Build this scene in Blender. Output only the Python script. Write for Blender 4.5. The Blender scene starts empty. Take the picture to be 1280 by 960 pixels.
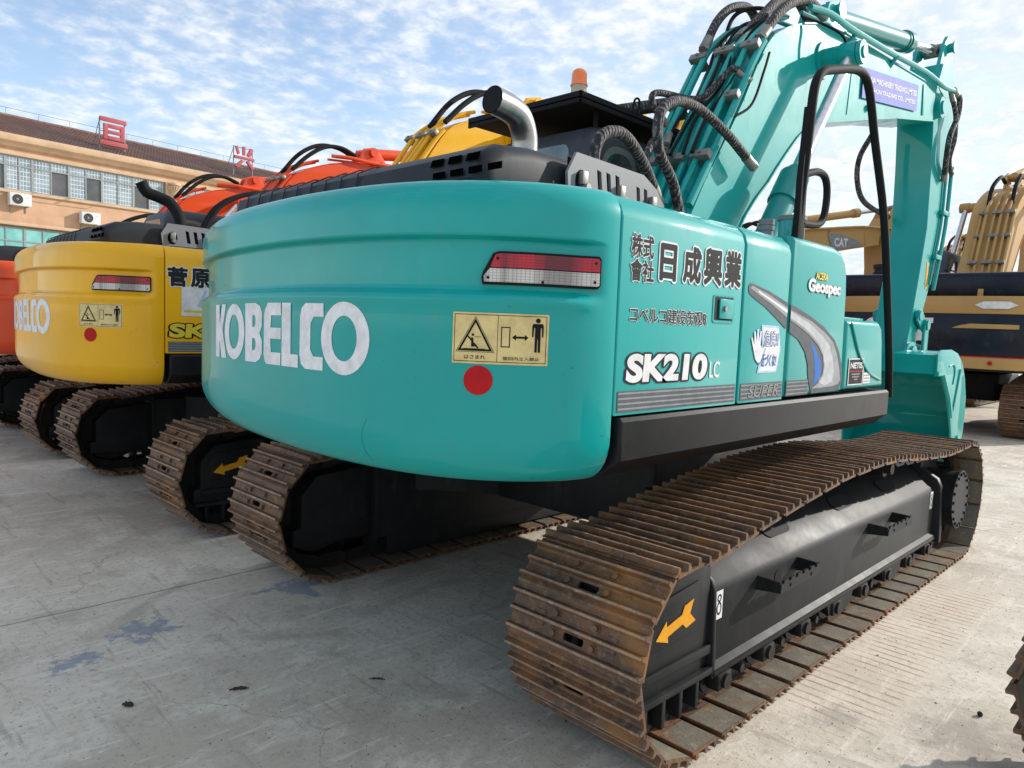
import bpy, bmesh, math, random
from mathutils import Vector, Matrix
C = bpy.context.scene.collection
S = bpy.context.scene
random.seed(7)
pi = math.pi
rad = math.radians

# ------------------------------------------------------------------ camera
CP = Vector((-4.024, -2.747, 1.563)); yaw, pitch, roll = 0.777, -0.0813, 0.0392
f_ = Vector((math.cos(yaw)*math.cos(pitch), math.sin(yaw)*math.cos(pitch), math.sin(pitch)))
r_ = Vector((math.sin(yaw), -math.cos(yaw), 0)); u_ = r_.cross(f_)
r2 = r_*math.cos(roll) + u_*math.sin(roll); u2 = -r_*math.sin(roll) + u_*math.cos(roll)
cam = bpy.data.cameras.new('camera'); camo = bpy.data.objects.new('camera', cam); C.objects.link(camo)
M = Matrix((r2, u2, -f_)).transposed().to_4x4(); M.translation = CP
camo.matrix_world = M
cam.sensor_width = 36; cam.lens = 908.15/1280*36; cam.clip_start = 0.05; cam.clip_end = 3000
S.camera = camo

# ------------------------------------------------------------------ light
SUN_EL, SUN_AZ = 24.0, -25.0            # azimuth from +X
W = bpy.data.worlds.new('World'); S.world = W; W.use_nodes = True
nt = W.node_tree; nt.nodes.clear()
def N(t, ty, **k):
    n = t.nodes.new(ty)
    for a, b in k.items(): setattr(n, a, b)
    return n
sky = N(nt, 'ShaderNodeTexSky'); sky.sky_type = 'NISHITA'; sky.sun_disc = False
sky.sun_elevation = rad(SUN_EL); sky.sun_rotation = rad(90-SUN_AZ); sky.air_density = 1.0; sky.dust_density = 0.6; sky.ozone_density = 1.6
tc = N(nt, 'ShaderNodeTexCoord'); sep = N(nt, 'ShaderNodeSeparateXYZ'); nt.links.new(tc.outputs['Generated'], sep.inputs[0])
def MA(t, op, a, b=None, c=None, clamp=False):
    n = t.nodes.new('ShaderNodeMath'); n.operation = op; n.use_clamp = clamp
    for i, v in enumerate((a, b, c)):
        if v is None: continue
        if isinstance(v, (int, float)): n.inputs[i].default_value = v
        else: t.links.new(v, n.inputs[i])
    return n.outputs[0]
zc = MA(nt, 'MAXIMUM', sep.outputs[2], 0.0); zc = MA(nt, 'ADD', zc, 0.16)
cx = MA(nt, 'DIVIDE', sep.outputs[0], zc); cy = MA(nt, 'DIVIDE', sep.outputs[1], zc)
cmb = N(nt, 'ShaderNodeCombineXYZ'); nt.links.new(cx, cmb.inputs[0]); nt.links.new(cy, cmb.inputs[1])
def noise(t, vec, scale, detail=6, rough=.55, dist=0.0, lac=2.0):
    n = N(t, 'ShaderNodeTexNoise'); n.inputs['Scale'].default_value = scale; n.inputs['Detail'].default_value = detail
    n.inputs['Roughness'].default_value = rough; n.inputs['Distortion'].default_value = dist; n.inputs['Lacunarity'].default_value = lac
    if vec is not None: t.links.new(vec, n.inputs['Vector'])
    return n.outputs['Fac']
def mrange(t, v, a, b, c=0., d=1., smooth=True):
    n = N(t, 'ShaderNodeMapRange'); n.interpolation_type = 'SMOOTHSTEP' if smooth else 'LINEAR'; n.clamp = True
    t.links.new(v, n.inputs[0])
    for i, q in zip((1, 2, 3, 4), (a, b, c, d)): n.inputs[i].default_value = q
    return n.outputs[0]
n1 = noise(nt, cmb.outputs[0], .9, 5, .55, .3)
n2 = noise(nt, cmb.outputs[0], 13, 5, .58, .15)
n3 = noise(nt, cmb.outputs[0], 3.4, 5, .6, .2)
az = MA(nt, 'ADD', MA(nt, 'MULTIPLY', sep.outputs[0], .62), MA(nt, 'MULTIPLY', sep.outputs[1], -.52))
s0 = MA(nt, 'ADD', MA(nt, 'MULTIPLY', n1, .58), MA(nt, 'MULTIPLY', n2, .66))
s0 = MA(nt, 'ADD', s0, MA(nt, 'MULTIPLY', n3, .55))
s0 = MA(nt, 'ADD', s0, MA(nt, 'MULTIPLY', az, .26))
hz = mrange(nt, sep.outputs[2], 0.0, 0.26, .12, 0.0)
s0 = MA(nt, 'ADD', s0, hz)
cf = mrange(nt, s0, .62, 1.04)
cf = MA(nt, 'MULTIPLY', cf, .95)
cloudcol = N(nt, 'ShaderNodeMix', data_type='RGBA')
cloudcol.inputs[6].default_value = (6.0, 6.7, 7.6, 1); cloudcol.inputs[7].default_value = (8.0, 8.25, 8.5, 1)
nt.links.new(mrange(nt, MA(nt, 'ADD', MA(nt, 'MULTIPLY', n2, .75), MA(nt, 'MULTIPLY', n3, .45)), .50, .74), cloudcol.inputs[0])
mx = N(nt, 'ShaderNodeMix', data_type='RGBA')
skm = N(nt, 'ShaderNodeMix', data_type='RGBA', blend_type='MULTIPLY'); skm.inputs[0].default_value = 1.0
nt.links.new(sky.outputs[0], skm.inputs[6]); skm.inputs[7].default_value = (2.2, 2.0, 1.9, 1)
nt.links.new(cf, mx.inputs[0]); nt.links.new(skm.outputs[2], mx.inputs[6]); nt.links.new(cloudcol.outputs[2], mx.inputs[7])
bg = N(nt, 'ShaderNodeBackground'); bg.inputs[1].default_value = 0.10
nt.links.new(mx.outputs[2], bg.inputs[0])
wo = N(nt, 'ShaderNodeOutputWorld'); nt.links.new(bg.outputs[0], wo.inputs[0])
sl = bpy.data.lights.new('sun', 'SUN'); sl.energy = 3.8; sl.angle = rad(0.8); sl.color = (1, .95, .88)
so = bpy.data.objects.new('sun', sl); C.objects.link(so)
sd = Vector((math.cos(rad(SUN_EL))*math.cos(rad(SUN_AZ)), math.cos(rad(SUN_EL))*math.sin(rad(SUN_AZ)), math.sin(rad(SUN_EL))))
so.rotation_euler = sd.to_track_quat('Z', 'Y').to_euler(); so.location = sd*30
S.view_settings.view_transform = 'Standard'; S.view_settings.look = 'None'; S.view_settings.gamma = 1
S.view_settings.exposure = 0.36
S.render.engine = 'CYCLES'

# ------------------------------------------------------------------ materials
def nmat(name):
    m = bpy.data.materials.new(name); m.use_nodes = True
    t = m.node_tree; b = t.nodes['Principled BSDF']
    return m, t, b
def link(t, a, b): t.links.new(a, b)
def mixc(t, fac, a, b, blend='MIX'):
    n = N(t, 'ShaderNodeMix', data_type='RGBA', blend_type=blend)
    for i, v in ((0, fac), (6, a), (7, b)):
        if isinstance(v, (int, float)): n.inputs[i].default_value = v
        elif isinstance(v, tuple): n.inputs[i].default_value = (*v, 1) if len(v) == 3 else v
        else: t.links.new(v, n.inputs[i])
    return n.outputs[2]
def objco(t, scale=None):
    c = N(t, 'ShaderNodeTexCoord').outputs['Object']
    if scale:
        mp = N(t, 'ShaderNodeMapping'); mp.inputs['Scale'].default_value = scale; t.links.new(c, mp.inputs[0]); return mp.outputs[0]
    return c
def bump(t, b, h, dist=.002, strength=.5):
    n = N(t, 'ShaderNodeBump'); n.inputs['Distance'].default_value = dist; n.inputs['Strength'].default_value = strength
    t.links.new(h, n.inputs['Height']); t.links.new(n.outputs[0], b.inputs['Normal'])
def paint(name, col, rough=.48, coat=.60, dirt=.30, dirtcol=(.20, .18, .15), fade=.06):
    m, t, b = nmat(name)
    co = objco(t); st = objco(t, (9, 9, .7))
    a = noise(t, co, 1.6, 5, .6); s = noise(t, st, 2.2, 5, .6); g = noise(t, co, 22, 6, .7)
    c1 = mixc(t, mrange(t, a, .3, .75), col, tuple(x*(1-fade*2)+.004 for x in col))
    d = MA(t, 'MULTIPLY', mrange(t, s, .52, .85), mrange(t, g, .35, .75)); d = MA(t, 'MULTIPLY', d, dirt)
    c2 = mixc(t, d, c1, dirtcol); b.inputs['Specular IOR Level'].default_value = .10
    ch = MA(t, 'MULTIPLY', mrange(t, noise(t, co, 38, 3, .55), .70, .73), mrange(t, noise(t, co, 1.9, 3, .5), .50, .62))
    c2 = mixc(t, MA(t, 'MULTIPLY', ch, .8), c2, (.05, .045, .04))
    rn = N(t, 'ShaderNodeMapping'); rn.inputs['Scale'].default_value = (26, 26, .8); link(t, N(t, 'ShaderNodeTexCoord').outputs['Object'], rn.inputs[0])
    run = MA(t, 'MULTIPLY', mrange(t, noise(t, rn.outputs[0], 1.3, 3, .5), .62, .74), mrange(t, noise(t, co, 1.1, 3, .5), .48, .62))
    c2 = mixc(t, MA(t, 'MULTIPLY', run, .30), c2, tuple(x*.45+.03 for x in col))
    link(t, MA(t, 'ADD', MA(t, 'MULTIPLY', mrange(t, noise(t, co, 2.3, 5, .65), .4, .7), .16), .05), b.inputs['Coat Roughness'])
    link(t, c2, b.inputs['Base Color'])
    r = MA(t, 'ADD', MA(t, 'MULTIPLY', a, .22), rough-.1); link(t, MA(t, 'ADD', r, d), b.inputs['Roughness'])
    b.inputs['Coat Weight'].default_value = coat
    bump(t, b, noise(t, co, 4, 2, .4), .002, .15)
    return m
def plain(name, col, rough=.5, metal=0., emit=0.):
    m, t, b = nmat(name)
    g = noise(t, objco(t), 18, 5, .65)
    link(t, mixc(t, mrange(t, g, .3, .8), col, tuple(x*.72 for x in col)), b.inputs['Base Color'])
    b.inputs['Roughness'].default_value = rough + (.2 if .3 < rough < .6 and not metal else 0); b.inputs['Metallic'].default_value = metal
    if not metal: b.inputs['Specular IOR Level'].default_value = .18
    return m
TEAL = (.002, .350, .325); YEL = (.86, .44, .003); ORG = (.70, .07, .012); GOLD = (.50, .30, .11)
m_teal = paint('teal_paint', TEAL); m_yel = paint('yellow_paint', YEL, dirt=.3); m_org = paint('orange_paint', ORG, dirt=.3)
m_gold = paint('gold_paint', GOLD, .6, .12, .5); m_dteal = paint('cylinder_teal', (.012, .24, .225), .42)
def dark(name, col, rough=.5, dust=.5, dustcol=(.14, .135, .12), sc=5):
    m, t, b = nmat(name); co = objco(t); st = objco(t, (6, 6, 1.0))
    a = noise(t, co, sc, 7, .68); s = noise(t, st, 3, 6, .65)
    d = MA(t, 'MULTIPLY', mrange(t, a, .42, .8), mrange(t, s, .3, .75)); d = MA(t, 'MULTIPLY', d, dust)
    link(t, mixc(t, d, col, dustcol), b.inputs['Base Color'])
    link(t, MA(t, 'ADD', MA(t, 'MULTIPLY', a, .3), rough-.12), b.inputs['Roughness'])
    bump(t, b, noise(t, co, 60, 4, .6), .001, .3); b.inputs['Specular IOR Level'].default_value = .22
    return m
m_frame = dark('frame_black_paint', (.013, .015, .016), .50, .5, (.085, .08, .07))
m_skirt = dark('skirt_black_paint', (.006, .007, .008), .42, .30, (.07, .068, .06))
m_plast = dark('black_plastic', (.022, .025, .03), .5, .35)
m_cab = dark('cab_dark_paint', (.050, .058, .070), .40, .3)
m_blk = plain('black_rubber', (.012, .012, .013), .55)
m_grey = dark('grey_plate', (.20, .21, .22), .45, .4, (.3, .28, .25))
m_steel = plain('chrome_steel', (.38, .385, .38), .30, 1.0)
m_rod = plain('cylinder_rod', (.7, .7, .72), .28, 1.0)
m_zinc = plain('zinc_clamp', (.26, .26, .23), .5, .5)
m_greasy = dark('greasy_steel', (.02, .019, .018), .45, .6, (.07, .06, .045))
# wrapped hose: spiral wear pattern
m_hose, t, b = nmat('wrapped_hose'); co = objco(t)
g = noise(t, co, 45, 5, .7); w = N(t, 'ShaderNodeTexWave'); w.inputs['Scale'].default_value = 14; w.inputs['Distortion'].default_value = 6; w.inputs['Detail'].default_value = 3
link(t, co, w.inputs['Vector'])
fct = MA(t, 'MULTIPLY', mrange(t, g, .42, .62), mrange(t, w.outputs['Fac'], .2, .9))
link(t, mixc(t, fct, (.016, .015, .016), (.21, .20, .185)), b.inputs['Base Color']); b.inputs['Roughness'].default_value = .75
bump(t, b, MA(t, 'ADD', g, w.outputs['Fac']), .006, .7)
# rust shoes
def rustmat(name, c_a, c_b, c_c, c_d, sc=7):
    m, t, b = nmat(name)
    oi = N(t, 'ShaderNodeObjectInfo'); co = N(t, 'ShaderNodeTexCoord').outputs['Object']
    ad = N(t, 'ShaderNodeVectorMath'); ad.operation = 'ADD'; link(t, co, ad.inputs[0])
    cb = N(t, 'ShaderNodeCombineXYZ'); link(t, MA(t, 'MULTIPLY', oi.outputs['Random'], 37), cb.inputs[0]); link(t, cb.outputs[0], ad.inputs[1])
    v = ad.outputs[0]
    a = noise(t, v, sc, 7, .7, .5); g = noise(t, v, sc*4, 7, .75); h = noise(t, v, sc*.45, 4, .6); k = noise(t, v, sc*14, 4, .7)
    c = mixc(t, mrange(t, a, .35, .65), c_a, c_b)
    c = mixc(t, mrange(t, h, .52, .72), c, c_c)
    c = mixc(t, MA(t, 'MULTIPLY', mrange(t, g, .5, .68), .8), c, c_d)
    c = mixc(t, MA(t, 'MULTIPLY', mrange(t, k, .55, .75), .5), c, (.03, .018, .012))
    link(t, c, b.inputs['Base Color'])
    link(t, MA(t, 'ADD', MA(t, 'MULTIPLY', g, .35), .42), b.inputs['Roughness']); b.inputs['Metallic'].default_value = .25
    bump(t, b, MA(t, 'ADD', g, MA(t, 'MULTIPLY', k, .6)), .004, .8)
    return m
m_rust = rustmat('rusty_shoe_steel', (.190, .095, .045), (.095, .058, .038), (.30, .135, .040), (.24, .19, .14))
m_shin = rustmat('dusty_shoe_inside', (.22, .19, .13), (.16, .15, .12), (.20, .10, .045), (.30, .26, .19), 5)
m_edge = rustmat('worn_grouser_edge', (.36, .23, .15), (.24, .15, .10), (.42, .25, .13), (.46, .38, .30))
m_white = plain('white_vinyl', (.78, .78, .78), .4); m_black = plain('black_vinyl', (.012, .012, .014), .5); m_ink = plain('kanji_vinyl', (.022, .026, .026), .55)
m_silver = plain('silver_vinyl', (.33, .35, .36), .35); m_red = plain('red_vinyl', (.50, .012, .015), .4)
m_cream = plain('cream_sticker', (.78, .62, .28), .45); m_blue = plain('blue_vinyl', (.03, .17, .55), .4)
m_lblue = plain('pale_blue_vinyl', (.42, .62, .80), .4); m_dgrey = plain('dark_grey_vinyl', (.10, .11, .12), .4)
m_lsil = plain('light_silver_vinyl', (.52, .54, .55), .35); m_mgrey = plain('mid_grey_vinyl', (.27, .28, .28), .4); m_arrow = plain('amber_arrow_vinyl', (.80, .36, .02), .45)
m_banner = plain('violet_banner', (.20, .23, .60), .5); m_yvin = plain('yellow_vinyl', (.80, .62, .05), .4)
def glassy(name, col, rough=.12):
    m, t, b = nmat(name); b.inputs['Base Color'].default_value = (*col, 1); b.inputs['Roughness'].default_value = rough
    b.inputs['Coat Weight'].default_value = 1; b.inputs['Coat Roughness'].default_value = .05
    return m, t, b
def lens(name, ca, cb, dk):
    m, t, b = nmat(name); b.inputs['Roughness'].default_value = .25; b.inputs['Coat Weight'].default_value = .5; b.inputs['Coat Roughness'].default_value = .05; b.inputs['Specular IOR Level'].default_value = .3
    co = objco(t); sp = N(t, 'ShaderNodeSeparateXYZ'); link(t, co, sp.inputs[0]); Yv, Zv = sp.outputs[1], sp.outputs[2]
    v = noise(t, objco(t, (0, 16, 0)), 1, 2, .5)
    c = mixc(t, mrange(t, v, .42, .58), ca, cb)
    def cells(u, per): return MA(t, 'MULTIPLY', MA(t, 'ABSOLUTE', MA(t, 'SUBTRACT', MA(t, 'FRACT', MA(t, 'DIVIDE', u, per)), .5)), 2.0)
    g = MA(t, 'MAXIMUM', mrange(t, cells(Yv, .0085), .72, .95), mrange(t, cells(Zv, .0085), .72, .95))
    c = mixc(t, MA(t, 'MULTIPLY', g, .45), c, dk)
    link(t, c, b.inputs['Base Color']); bump(t, b, g, .0015, .6)
    return m
m_lred = lens('red_lens', (.13, .003, .010), (.50, .006, .02), (.10, .0, .01)); m_lclr = lens('clear_lens', (.30, .28, .26), (.66, .62, .57), (.08, .075, .07))
m_amb, t, b = glassy('amber_lens', (.95, .20, .004), .25); b.inputs['Subsurface Weight'].default_value = .25; b.inputs['Subsurface Radius'].default_value = (.05, .02, .01)
m_win, t, b = glassy('dark_cab_glass', (.03, .04, .045), .06)
link(t, mixc(t, mrange(t, noise(t, objco(t), 3, 4, .6), .35, .7), (.02, .028, .03), (.10, .12, .12)), b.inputs['Base Color'])
m_seal = plain('window_seal_rubber', (.16, .19, .17), .6)
m_vent_shade, t, b = nmat('vent_shade'); b.inputs['Base Color'].default_value = (.002, .002, .002, 1); b.inputs['Roughness'].default_value = 1; b.inputs['Specular IOR Level'].default_value = 0  # near-black colour stands in for the shade inside the hood vents
m_beige = plain('beige_plastic', (.55, .50, .36), .5)

# ------------------------------------------------------------------ mesh helpers
def newbm(): return bmesh.new()
def obj(name, bm, mats, parent=None, ang=35, **tags):
    me = bpy.data.meshes.new(name); 
    bmesh.ops.recalc_face_normals(bm, faces=bm.faces) if tags.pop('recalc', True) else None
    bm.to_mesh(me); bm.free()
    for m in (mats if isinstance(mats, (list, tuple)) else [mats]): me.materials.append(m)
    me.shade_smooth(); me.set_sharp_from_angle(angle=rad(ang))
    o = bpy.data.objects.new(name, me); C.objects.link(o)
    if parent: o.parent = parent
    for k, v in tags.items(): o[k] = v
    return o
def thing(name, label, cat, loc=(0, 0, 0), rz=0, group=None):
    o = bpy.data.objects.new(name, None); C.objects.link(o); o.location = loc; o.rotation_euler = (0, 0, rz)
    o.empty_display_size = .3; o['label'] = label; o['category'] = cat
    if group: o['group'] = group
    return o
def join(bm, other, mat=0, matrix=None):
    if matrix is not None: bmesh.ops.transform(other, matrix=matrix, verts=other.verts)
    mp = {}
    for v in other.verts: mp[v] = bm.verts.new(v.co)
    for f in other.faces:
        try:
            g = bm.faces.new([mp[v] for v in f.verts]); g.material_index = f.material_index + mat
        except ValueError: pass
    other.free()
def box(bm, x0, x1, y0, y1, z0, z1, bev=0, seg=2, mat=0, mtx=None):
    b = newbm(); vs = [b.verts.new((x, y, z)) for x in (x0, x1) for y in (y0, y1) for z in (z0, z1)]
    for q in ((0, 1, 3, 2), (4, 6, 7, 5), (0, 4, 5, 1), (2, 3, 7, 6), (0, 2, 6, 4), (1, 5, 7, 3)): b.faces.new([vs[i] for i in q])
    if bev: bmesh.ops.bevel(b, geom=b.edges[:], offset=bev, segments=seg, affect='EDGES', profile=.5)
    join(bm, b, mat, mtx)
def prism(bm, pts, a0, a1, axis='y', bev=0, seg=2, mat=0, mtx=None, ring=True):
    """polygon extruded: axis y -> pts are (x,z); axis x -> (y,z); axis z -> (x,y)"""
    b = newbm()
    def P(u, v, w): return {'y': (u, w, v), 'x': (w, u, v), 'z': (u, v, w)}[axis]
    A = [b.verts.new(P(u, v, a0)) for u, v in pts]; B = [b.verts.new(P(u, v, a1)) for u, v in pts]
    b.faces.new(A); b.faces.new(B[::-1]); n = len(pts); sides = []
    for i in range(n): sides.append(b.faces.new((A[i], A[(i+1) % n], B[(i+1) % n], B[i])))
    bmesh.ops.recalc_face_normals(b, faces=b.faces)
    if bev:
        es = [e for e in b.edges if (e.verts[0] in A) == (e.verts[1] in A)] if ring else b.edges[:]
        bmesh.ops.bevel(b, geom=es, offset=bev, segments=seg, affect='EDGES', profile=.5)
    join(bm, b, mat, mtx)
def catmull(pts, n=6):
    P = [Vector(p) for p in pts]; P = [P[0]*2-P[1]] + P + [P[-1]*2-P[-2]]; out = []
    for i in range(1, len(P)-2):
        for k in range(n):
            t = k/n; a, b, c, d = P[i-1], P[i], P[i+1], P[i+2]
            out.append(.5*((2*b)+(c-a)*t+(2*a-5*b+4*c-d)*t*t+(3*b-a-3*c+d)*t**3))
    out.append(P[-2]); return out
def tube(bm, pts, r, seg=12, smooth=0, mat=0, cap=True, rs=None, flat=1.0):
    P = catmull(pts, smooth) if smooth else [Vector(p) for p in pts]
    n = len(P); R = [r]*n if rs is None else [rs[min(len(rs)-1, int(i*len(rs)/n))] for i in range(n)]
    T = [(P[min(i+1, n-1)]-P[max(i-1, 0)]).normalized() for i in range(n)]
    up = Vector((0, 0, 1)) if abs(T[0].z) < .9 else Vector((1, 0, 0))
    x = T[0].cross(up).normalized(); rings = []
    for i in range(n):
        x = (x - T[i]*x.dot(T[i])).normalized(); y = T[i].cross(x)
        rings.append([bm.verts.new(P[i]+(x*math.cos(a)+y*math.sin(a)*flat)*R[i]) for a in [2*pi*k/seg for k in range(seg)]])
    for i in range(n-1):
        for k in range(seg):
            f = bm.faces.new((rings[i][k], rings[i][(k+1) % seg], rings[i+1][(k+1) % seg], rings[i+1][k])); f.material_index = mat
    if cap:
        for q in (rings[0][::-1], rings[-1]): f = bm.faces.new(q); f.material_index = mat
def cyl(bm, a, b, r, seg=20, mat=0, r2=None):
    a, b = Vector(a), Vector(b); r2 = r if r2 is None else r2
    T = (b-a).normalized(); up = Vector((0, 0, 1)) if abs(T.z) < .9 else Vector((1, 0, 0))
    x = T.cross(up).normalized(); y = T.cross(x)
    A = [bm.verts.new(a+(x*math.cos(2*pi*k/seg)+y*math.sin(2*pi*k/seg))*r) for k in range(seg)]
    B = [bm.verts.new(b+(x*math.cos(2*pi*k/seg)+y*math.sin(2*pi*k/seg))*r2) for k in range(seg)]
    for k in range(seg):
        f = bm.faces.new((A[k], A[(k+1) % seg], B[(k+1) % seg], B[k])); f.material_index = mat
    for q in (A[::-1], B): f = bm.faces.new(q); f.material_index = mat
def curvemesh(cu):
    o = bpy.data.objects.new('tmp', cu); C.objects.link(o); bpy.context.view_layer.update()
    dg = bpy.context.evaluated_depsgraph_get(); me = bpy.data.meshes.new_from_object(o.evaluated_get(dg))
    b = newbm(); b.from_mesh(me); bpy.data.objects.remove(o); bpy.data.meshes.remove(me); bpy.data.curves.remove(cu)
    return b
def shape2d(outlines, ext=0.0):
    cu = bpy.data.curves.new('s', 'CURVE'); cu.dimensions = '2D'; cu.fill_mode = 'BOTH'; cu.extrude = ext
    for pts in outlines:
        sp = cu.splines.new('POLY'); sp.points.add(len(pts)-1)
        for i, p in enumerate(pts): sp.points[i].co = (p[0], p[1], 0, 1)
        sp.use_cyclic_u = True
    return curvemesh(cu)
def text2d(s, off=0.0, shear=0.0, spacing=1.0, line=1.0):
    cu = bpy.data.curves.new('t', 'FONT'); cu.body = s; cu.offset = off; cu.shear = shear; cu.space_character = spacing; cu.space_line = line; cu.resolution_u = 6
    return curvemesh(cu)
def bounds(b):
    xs = [v.co.x for v in b.verts]; ys = [v.co.y for v in b.verts]; return min(xs), max(xs), min(ys), max(ys)
def fit2d(b, rect, ref=None):
    x0, x1, y0, y1 = ref or bounds(b); u0, v0, u1, v1 = rect
    for v in b.verts: v.co.x = u0+(v.co.x-x0)/(x1-x0)*(u1-u0); v.co.y = v0+(v.co.y-y0)/(y1-y0)*(v1-v0)
def place2d(bm, b, fn, mat=0, cut=None):
    if cut:
        x0, x1, _, _ = bounds(b); k = x0+cut
        while k < x1:
            bmesh.ops.bisect_plane(b, geom=b.verts[:]+b.edges[:]+b.faces[:], plane_co=(k, 0, 0), plane_no=(1, 0, 0)); k += cut
    for v in b.verts: v.co = fn(v.co.x, v.co.y)
    join(bm, b, mat)
def circ(cx, cy, rx, ry=None, n=28, a0=0, a1=2*pi): 
    ry = rx if ry is None else ry
    return [(cx+rx*math.cos(a0+(a1-a0)*k/n), cy+ry*math.sin(a0+(a1-a0)*k/n)) for k in range(n)]
def rrect(x0, y0, x1, y1, r, n=5):
    o = []
    for cx_, cy_, a in ((x1-r, y0+r, -pi/2), (x1-r, y1-r, 0), (x0+r, y1-r, pi/2), (x0+r, y0+r, pi)):
        o += [(cx_+r*math.cos(a+pi/2*k/n), cy_+r*math.sin(a+pi/2*k/n)) for k in range(n+1)]
    return o
def rect(x0, y0, x1, y1): return [(x0, y0), (x1, y0), (x1, y1), (x0, y1)]
def side(k=0, Y=-1.3572, dx=0, dz=0): return lambda u, v: (u+dx, Y-.0005*k, v+dz)
def textlayers(bm, s, rect_, fn_of_k, layers, shear=0, spacing=1.0, cut=None, line=1.0):
    """layers: list of (offset, material index) from bottom to top; the last is the letter itself"""
    base = text2d(s, 0 if any(ord(ch) > 255 for ch in s) else layers[-1][0], shear, spacing, line); ref = bounds(base); base.free()
    sx = (rect_[2]-rect_[0])/(ref[1]-ref[0]); sy = (rect_[3]-rect_[1])/(ref[3]-ref[2])
    cjk = any(ord(ch) > 255 for ch in s); fill = .0 if cjk else layers[-1][0]
    for k, (off, mi) in enumerate(layers):
        rr_ = off-fill
        if rr_ <= .001:
            b = text2d(s, fill, shear, spacing, line); fit2d(b, rect_, ref); place2d(bm, b, fn_of_k(k), mi, cut); continue
        n_ = 12
        for i in range(n_):
            a = 2*pi*i/n_; b = text2d(s, fill, shear, spacing, line); fit2d(b, rect_, ref)
            for v in b.verts: v.co.x += rr_*sx*math.cos(a); v.co.y += rr_*sy*math.sin(a)
            place2d(bm, b, fn_of_k(k+i/n_*.9), mi, cut)
def copy_tree(o, parent=None, matmap=None):
    c = o.copy(); C.objects.link(c); c.parent = parent
    if matmap and c.type == 'MESH':
        if any(m in matmap for m in c.data.materials):
            key = (c.data.name, id(matmap))
            if key not in _mc:
                me = c.data.copy()
                for i, m in enumerate(me.materials):
                    if m in matmap: me.materials[i] = matmap[m]
                _mc[key] = me
            c.data = _mc[key]
    for ch in list(o.children): copy_tree(ch, c, matmap)
    return c
_mc = {}

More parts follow.
